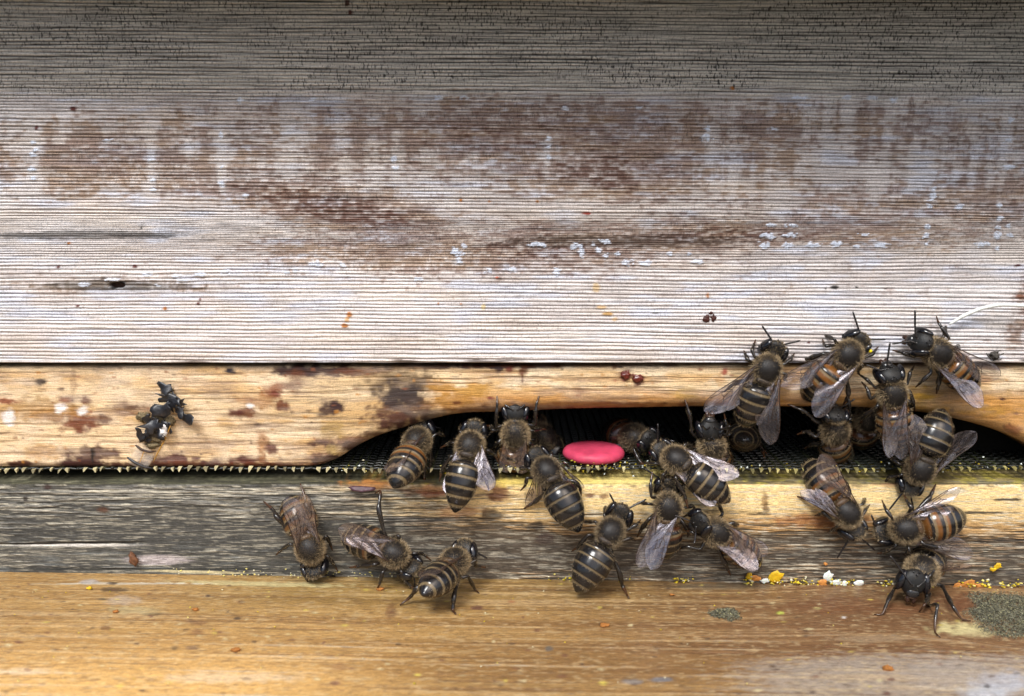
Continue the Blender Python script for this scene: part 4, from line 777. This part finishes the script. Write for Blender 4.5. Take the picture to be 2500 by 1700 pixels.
M_pink = plain_mat('pink_plastic', S(188, 62, 90), .5, .35, var=.24, scale=520, bump=.35, sss=.1)
dc = at_z(1449, 1106, 1.1); dr = .5*(at_y(1524, 1105, dc[1])-at_y(1373, 1105, dc[1]))[0]
mb = MB(); prof = [(0, .72), (.55, .74), (.80, .73), (.90, .62), (.97, .38), (1.0, .05), (.99, -.2), (.93, -.46), (.80, -.6), (0, -.62)]
seg = 64; a = np.linspace(0, 2*math.pi, seg, endpoint=False); V = []; 
for r_, z_ in prof[1:-1]:
    for q in a: V.append(dc+np.array([r_*dr*math.cos(q), r_*dr*math.sin(q), z_*1.15]))
V += [dc+np.array([0, 0, .74*1.15]), dc+np.array([0, 0, -.62*1.15])]; nr = len(prof)-2; F = []
for i in range(nr-1):
    for j in range(seg): k = (j+1) % seg; F.append((i*seg+j, (i+1)*seg+j, (i+1)*seg+k, i*seg+k))
for j in range(seg): k = (j+1) % seg; F.append((nr*seg, j, k)); F.append((nr*seg+1, (nr-1)*seg+k, (nr-1)*seg+j))
mb.add(np.array(V), F, 0); tag(mb.build('plastic_disc', [M_pink], dc), 'bright pink round plastic disc lying on the mesh in the entrance', 'disc')

# debris stuck on the block
M_blackp = plain_mat('black_scrap', (.012, .012, .015), .42, .6, var=.4, scale=1500, bump=.6)
M_grit = plain_mat('grey_grit', S(110, 98, 74), .8, .2, var=.5, scale=4000, bump=.8)
M_fluff = plain_mat('white_fluff', S(226, 224, 222), .8, .2)
M_straw = plain_mat('straw', S(176, 132, 60), .5, .4)
M_band = plain_mat('brown_band', S(52, 32, 20), .45, .4)
mc, n_, o_ = new_mat('clear_film'); b_ = node(n_, 'ShaderNodeBsdfPrincipled'); b_.inputs['Base Color'].default_value = (.75, .68, .58, 1); b_.inputs['Roughness'].default_value = .15; b_.inputs['Alpha'].default_value = .16; n_.links.new(b_.outputs[0], o_.inputs[0]); M_film = mc
deb = empty('debris_clump', at_y(380, 1040, -.3)); tag(deb, 'clump of shiny black scraps, fluff and straw stuck on the left of the block', 'debris')
for i, (u, v, rx, ry, rot, ty) in enumerate([(400, 952, 17, 15, .4, -.5), (412, 975, 26, 11, -.35, -.8), (436, 985, 15, 14, .2, -.7), (397, 1000, 27, 16, .25, -1.1), (440, 1008, 12, 12, .6, -.8), (457, 1020, 21, 12, -.45, -.9), (357, 1024, 16, 12, .5, -.7), (372, 1040, 24, 14, .2, -1.0), (395, 1045, 20, 16, -.5, -.9), (383, 1062, 26, 10, .1, -.6), (345, 1066, 8, 16, .35, -.7), (362, 1052, 9, 15, -.1, -.8), (415, 992, 18, 10, 1.1, -.7), (380, 1030, 16, 9, -.8, -.7), (410, 1040, 10, 14, .3, -.6), (360, 1070, 14, 8, .7, -.6), (424, 968, 12, 9, -.9, -.5)]):
    c = at_y(u, v, ty); k = 1/18.4
    flake('black_scrap', c, (math.cos(rot), -.25+.3*math.sin(i*2.1), math.sin(rot)), (-math.sin(rot), .35*math.cos(i*1.7), math.cos(rot)), blobpts(rx*k*1.15, ry*k*1.2, 15, i+3, .5), .12, M_blackp, deb, .8*(1 if i % 2 else -1), i)
for i, (u, v, rx, ry) in enumerate([(350, 1018, 14, 14), (408, 1028, 18, 12), (372, 1072, 20, 9), (388, 1020, 14, 10), (415, 962, 10, 12), (372, 1088, 18, 8)]):
    lump('grit', at_y(u, v, -.25), (rx/18.4, .35, ry/18.4), M_grit, 20+i, .8, freq=3, parent=deb)
lump('fluff', at_y(399, 1053, -1.1), (.5, .35, .75), M_fluff, 5, .7, freq=3, parent=deb)
def strand(name, pts, r, mat, parent=None, n=24, taper=True):
    P = smooth_poly(pts, n, 3); mb = MB(); tube(mb, P, r*np.interp(np.linspace(0, 1, n), [0, .15, .8, 1], [.6, 1, 1, .35]) if taper else r, 7, 0); return mb.build(name, [mat], P[0], parent)
strand('straw', [at_y(416, 1040, -1.0), at_y(402, 1075, -.9), at_y(388, 1100, -.7), at_y(374, 1128, -.3)], .09, M_straw, deb)
strand('brown_band', [at_y(331, 1087, -.5), at_y(345, 1098, -.8), at_y(364, 1104, -.8), at_y(381, 1102, -.5)], .17, M_band, deb)
strand('brown_band', [at_y(311, 1117, -.5), at_y(330, 1130, -.9), at_y(350, 1140, -.9), at_y(372, 1144, -.6)], .2, M_blackp, deb)
flake('clear_film', at_y(345, 1118, -.55), (1, 0, -.25), (.35, .1, 1), [(-1.5, -1.0), (-.2, -1.5), (1.2, -1.3), (1.6, .2), (1.3, 1.3), (.2, 1.5), (-1.0, 1.1), (-1.4, 0)], .06, M_film, deb, .3, 4)
strand('straw', [at_y(352, 1100, -.8), at_y(345, 1120, -.8), at_y(340, 1132, -.8)], .05, M_straw, deb)

M_fib = plain_mat('pale_fibre', S(226, 228, 222), .5, .4, var=.1)
tag(strand('plant_fibre', [at_y(2318, 792, -1.6), at_y(2350, 772, -1.8), at_y(2395, 753, -2.2), at_y(2440, 744, -2.6), at_y(2500, 746, -3.0), at_y(2580, 760, -3.2)], .26, M_fib, n=40), 'pale curved strand of dry grass on the whitewashed wall by the right edge', 'grass strand')
M_husk = plain_mat('brown_husk', S(104, 70, 48), .6, .3, var=.5, scale=2500, bump=.8)
M_tw = plain_mat('grey_twig', S(70, 66, 60), .7, .3, var=.5)
tw = empty('insect_remains', at_y(2428, 870, -1.2)); tag(tw, 'tiny shrivelled grey insect remains at the foot of the white wall, right side', 'insect remains')
lump('husk', at_y(2428, 868, -1.2), (.55, .4, .5), M_tw, 8, .8, freq=3, parent=tw)
for p in ([(2420, 876), (2412, 870), (2408, 862)], [(2432, 862), (2440, 856), (2446, 858)], [(2436, 868), (2446, 866), (2452, 862)], [(2430, 876), (2440, 880), (2446, 876)]): strand('twig', [at_y(u, v, -1.4) for u, v in p], .09, M_tw, tw, 10)
hk = tag(lump('dried_husk', at_y(326, 1366, -1.5), (.5, .45, .95), M_husk, 12, .55, np.array([nrm((1, 0, .3)), (0, 1, 0), nrm((-.3, 0, 1))]), 2.2), 'small brown dried husk stuck to the grey rail at left', 'husk')
M_purp = plain_mat('purple_bark', S(70, 44, 52), .5, .4, var=.4)
tag(flake('bark_flake', at_y(884, 1195, -1.6), (1, -.05, .02), (0, .5, .8), blobpts(1.9, .45, 12, 3, .25), .2, M_purp, None, .1), 'thin purplish flake lying along the upper edge of the rail', 'bark flake')
M_prop = plain_mat('propolis', S(92, 32, 20), .3, .6, var=.3, scale=1800, bump=.5)
for u, v, rx, rz, yy, lb in [(1528, 916, .62, .55, -.1, 'left one of two dark red propolis lumps on the block above the pink disc'), (1558, 925, .68, .5, -.1, 'right one of two dark red propolis lumps on the block above the pink disc')]:
    tag(lump('propolis_lump', at_y(u, v, yy), (rx, .3, rz), M_prop, int(u) % 40, .6, freq=2.2), lb, 'propolis', 'red propolis lumps on the block')
pc = empty('propolis_spots', at_y(1730, 773, -.9)); tag(pc, 'cluster of three dark brown resin spots on the white wall', 'propolis')
M_res = plain_mat('dark_resin', S(62, 28, 20), .5, .4, var=.3)
for i, (u, v, rx, rz) in enumerate([(1736, 765, .26, .2), (1725, 778, .42, .42), (1742, 777, .34, .42)]): lump('resin_spot', at_y(u, v, -.85), (rx, .12, rz), M_res, i+2, .7, freq=2, parent=pc)

# wax and pollen at the joint between rail and landing board
M_wy = plain_mat('yellow_wax', S(206, 168, 30), .5, .4, var=.25, scale=1500, bump=.4, sss=.2)
M_ww = plain_mat('white_wax', S(222, 228, 222), .45, .4, var=.1, scale=1500, bump=.3, sss=.2)
M_wo = plain_mat('orange_wax', S(196, 132, 66), .6, .3, var=.4, scale=2500, bump=.8)
GW = 'wax scraps along the foot of the rail'
def joint(u, v, dy=-.4): return at_y(u, v, -1.0+dy)
for u, v, rx, ry, m, sd_, lb in [(1893, 1408, 20, 21, M_wy, 1, 'largest yellow wax scrap standing against the foot of the rail'), (1830, 1408, 10, 13, M_wy, 2, 'small deep yellow wax scrap under the amber bee'), (1845, 1413, 13, 9, M_wo, 3, 'brown orange wax crumb between two yellow wax scraps'), (1866, 1419, 11, 7, M_ww, 4, 'small white wax chip left of the largest yellow wax scrap'),
                                 (2022, 1410, 13, 17, M_ww, 5, 'tall white wax chip beside the orange crumb, centre right'), (2040, 1422, 15, 9, M_ww, 6, 'low jagged white wax chip right of the tall white one'), (2062, 1426, 8, 8, M_ww, 7, 'small square white wax chip, third of the white row'), (2095, 1424, 12, 9, M_ww, 8, 'isolated white wax chip left of the bee walking towards us'),
                                 (2008, 1424, 13, 14, M_wo, 9, 'rusty orange crumb left of the white wax chips'), (2365, 1428, 22, 14, M_wo, 10, 'jagged pale orange crumb right of the bee walking towards us'), (2338, 1430, 14, 8, M_wo, 11, 'brownish orange crumb touching the jagged pale one'), (2392, 1430, 12, 7, M_wo, 12, 'dark orange crumb farthest right beside the jagged one'),
                                 (2436, 1384, 9, 9, M_wy, 13, 'yellow pollen lump stuck on the rail near the right edge'), (2424, 1391, 8, 6, M_wy, 14, 'flat yellow pollen lump lying just below another on the rail'), (2015, 1377, 5, 5, M_wo, 15, 'tiny orange crumb on the rail under the head down bee')]:
    tag(flake('wax_scrap', joint(u, v), (1, -.15*math.sin(sd_), 0), (.1*math.sin(sd_*2), -.2, 1), blobpts(rx/18.6, ry/18.6, 13, sd_, .3), .28, m, None, .25*math.sin(sd_*3), sd_), lb, 'wax scrap', GW)
M_op = plain_mat('orange_pollen', S(146, 96, 48), .85, .2, var=.3, scale=2500, bump=.7)
for i, (u, v, r, lb) in enumerate([(282, 1493, .36, 'orange pollen pellet on the left of the landing board'), (477, 1488, .38, 'upright orange pollen pellet near a dark mark on the landing board'), (218, 1436, .36, 'yellowish pollen pellet close under the rail, far left'), (928, 1438, .50, 'flattened orange pollen pellet left of the bee on the landing board'), (575, 1587, .52, 'large orange pollen pellet low on the landing board, left half'), (1475, 1527, .55, 'large orange pollen pellet below the narrow waisted bee'), (2168, 1632, .62, 'broad flat orange pollen pellet low on the right of the landing board'), (1640, 1452, .30, 'faint orange pollen smear pellet in the middle of the landing board')]):
    c = at_board(u, v, .15); tag(lump('pollen_pellet', c, (r*1.05, r*.75, r*.5), M_op if i != 2 else M_wy, 30+i, .5, freq=2), lb, 'pollen pellet', 'pollen pellets on the landing board')
# crumbs: uncountable dust of wax and pollen
mb = MB(); rs = np.random.RandomState(12)
cy = [S(206, 180, 40), S(190, 170, 60), S(220, 206, 120), S(170, 150, 40), S(206, 200, 170)]
def crumb(c, r, col):
    q = rs.normal(0, 1, (6, 3))*.25+np.array([[1, 0, 0], [-1, 0, 0], [0, 1, 0], [0, -1, 0], [0, 0, 1], [0, 0, -1]])
    mb.add(c+q*r*np.array([1.2, 1, .8]), [(0, 2, 4), (2, 1, 4), (1, 3, 4), (3, 0, 4), (2, 0, 5), (1, 2, 5), (3, 1, 5), (0, 3, 5)], 0, col)
for _ in range(560):
    u = rs.choice([rs.uniform(1340, 2500), rs.uniform(1650, 2500), rs.uniform(420, 1020)], p=[.35, .45, .2]); left = u < 1100
    v = 1410+(u-1250)*.0155+rs.normal(0, 5)
    
    if vn(u/38.0, 3.3, 80) < (.45 if not left else .3): continue
    p = joint(u, v, -.25-abs(rs.normal(0, .3))); p[2] = max(p[2], ZB-TILT*p[0]+.05)
    crumb(p, rs.uniform(.06, .24)*(.7 if left else 1), cy[rs.randint(5)] if not left else cy[2+2*rs.randint(2)])
for _ in range(90):
    p = at_board(rs.uniform(0, 2500), 1440+240*rs.rand()**1.5, .06); crumb(p, rs.uniform(.05, .13), cy[rs.randint(5)])
for _ in range(260):                                                        # grains caught in the mesh edge
    u = rs.choice([rs.uniform(1230, 1700), rs.uniform(800, 2500)]); p = at_y(u, 1140+rs.normal(0, 9), -.3+rs.uniform(-.2, .8)); crumb(p, rs.uniform(.05, .2), cy[rs.randint(5)]*rs.uniform(.4, 1) if rs.rand() < .75 else S(214, 222, 216))
cr = mb.build('wax_crumbs', [plain_mat('wax_crumbs', (0, 0, 0), .6, .3, attr=True)]); cr['kind'] = 'stuff'; cr['label'] = 'yellow and white wax crumbs scattered along the joint and mesh edge'; cr['category'] = 'crumbs'

# lichen cushions on the landing board
def lichen(name, u, v, ru, rv, cnt, seed, lb):
    rs = np.random.RandomState(seed); c0 = at_board(u, v, .05); mb = MB()
    rx = ru/18.6*.93; ry = abs(at_board(u, v+rv, 0)[1]-c0[1])
    P = [S(104, 102, 86), S(118, 116, 100), S(84, 84, 70), S(128, 126, 108), S(66, 66, 56), S(150, 146, 112)]
    for _ in range(cnt):
        a = rs.rand()*2*math.pi; r_ = (math.sqrt(rs.rand())+.09*rs.normal())*(1+.16*math.sin(3*a+seed)+.1*math.sin(7*a))
        p = c0+np.array([math.cos(a)*r_*rx, math.sin(a)*r_*ry, max(0, .22*(1-r_*r_))+rs.uniform(0, .10)])
        q = rs.normal(0, 1, (4, 3)); q /= np.linalg.norm(q, axis=1)[:, None]; sz = rs.uniform(.06, .17)
        mb.add(p+q*sz*np.array([1, 1, .7]), [(0, 1, 2), (0, 2, 3), (0, 3, 1), (1, 3, 2)], 0, P[rs.randint(6)]*.8, False)
    o = mb.build(name, [plain_mat('lichen', (0, 0, 0), .9, .1, attr=True, var=.3)], c0); return tag(o, lb, 'lichen')
lichen('lichen_patch', 2500, 1507, 138, 58, 19000, 3, 'large grey green lichen patch on the landing board at the right edge')
lichen('lichen_patch', 1772, 1500, 38, 15, 1500, 5, 'small oval grey lichen cushion in the middle of the landing board')
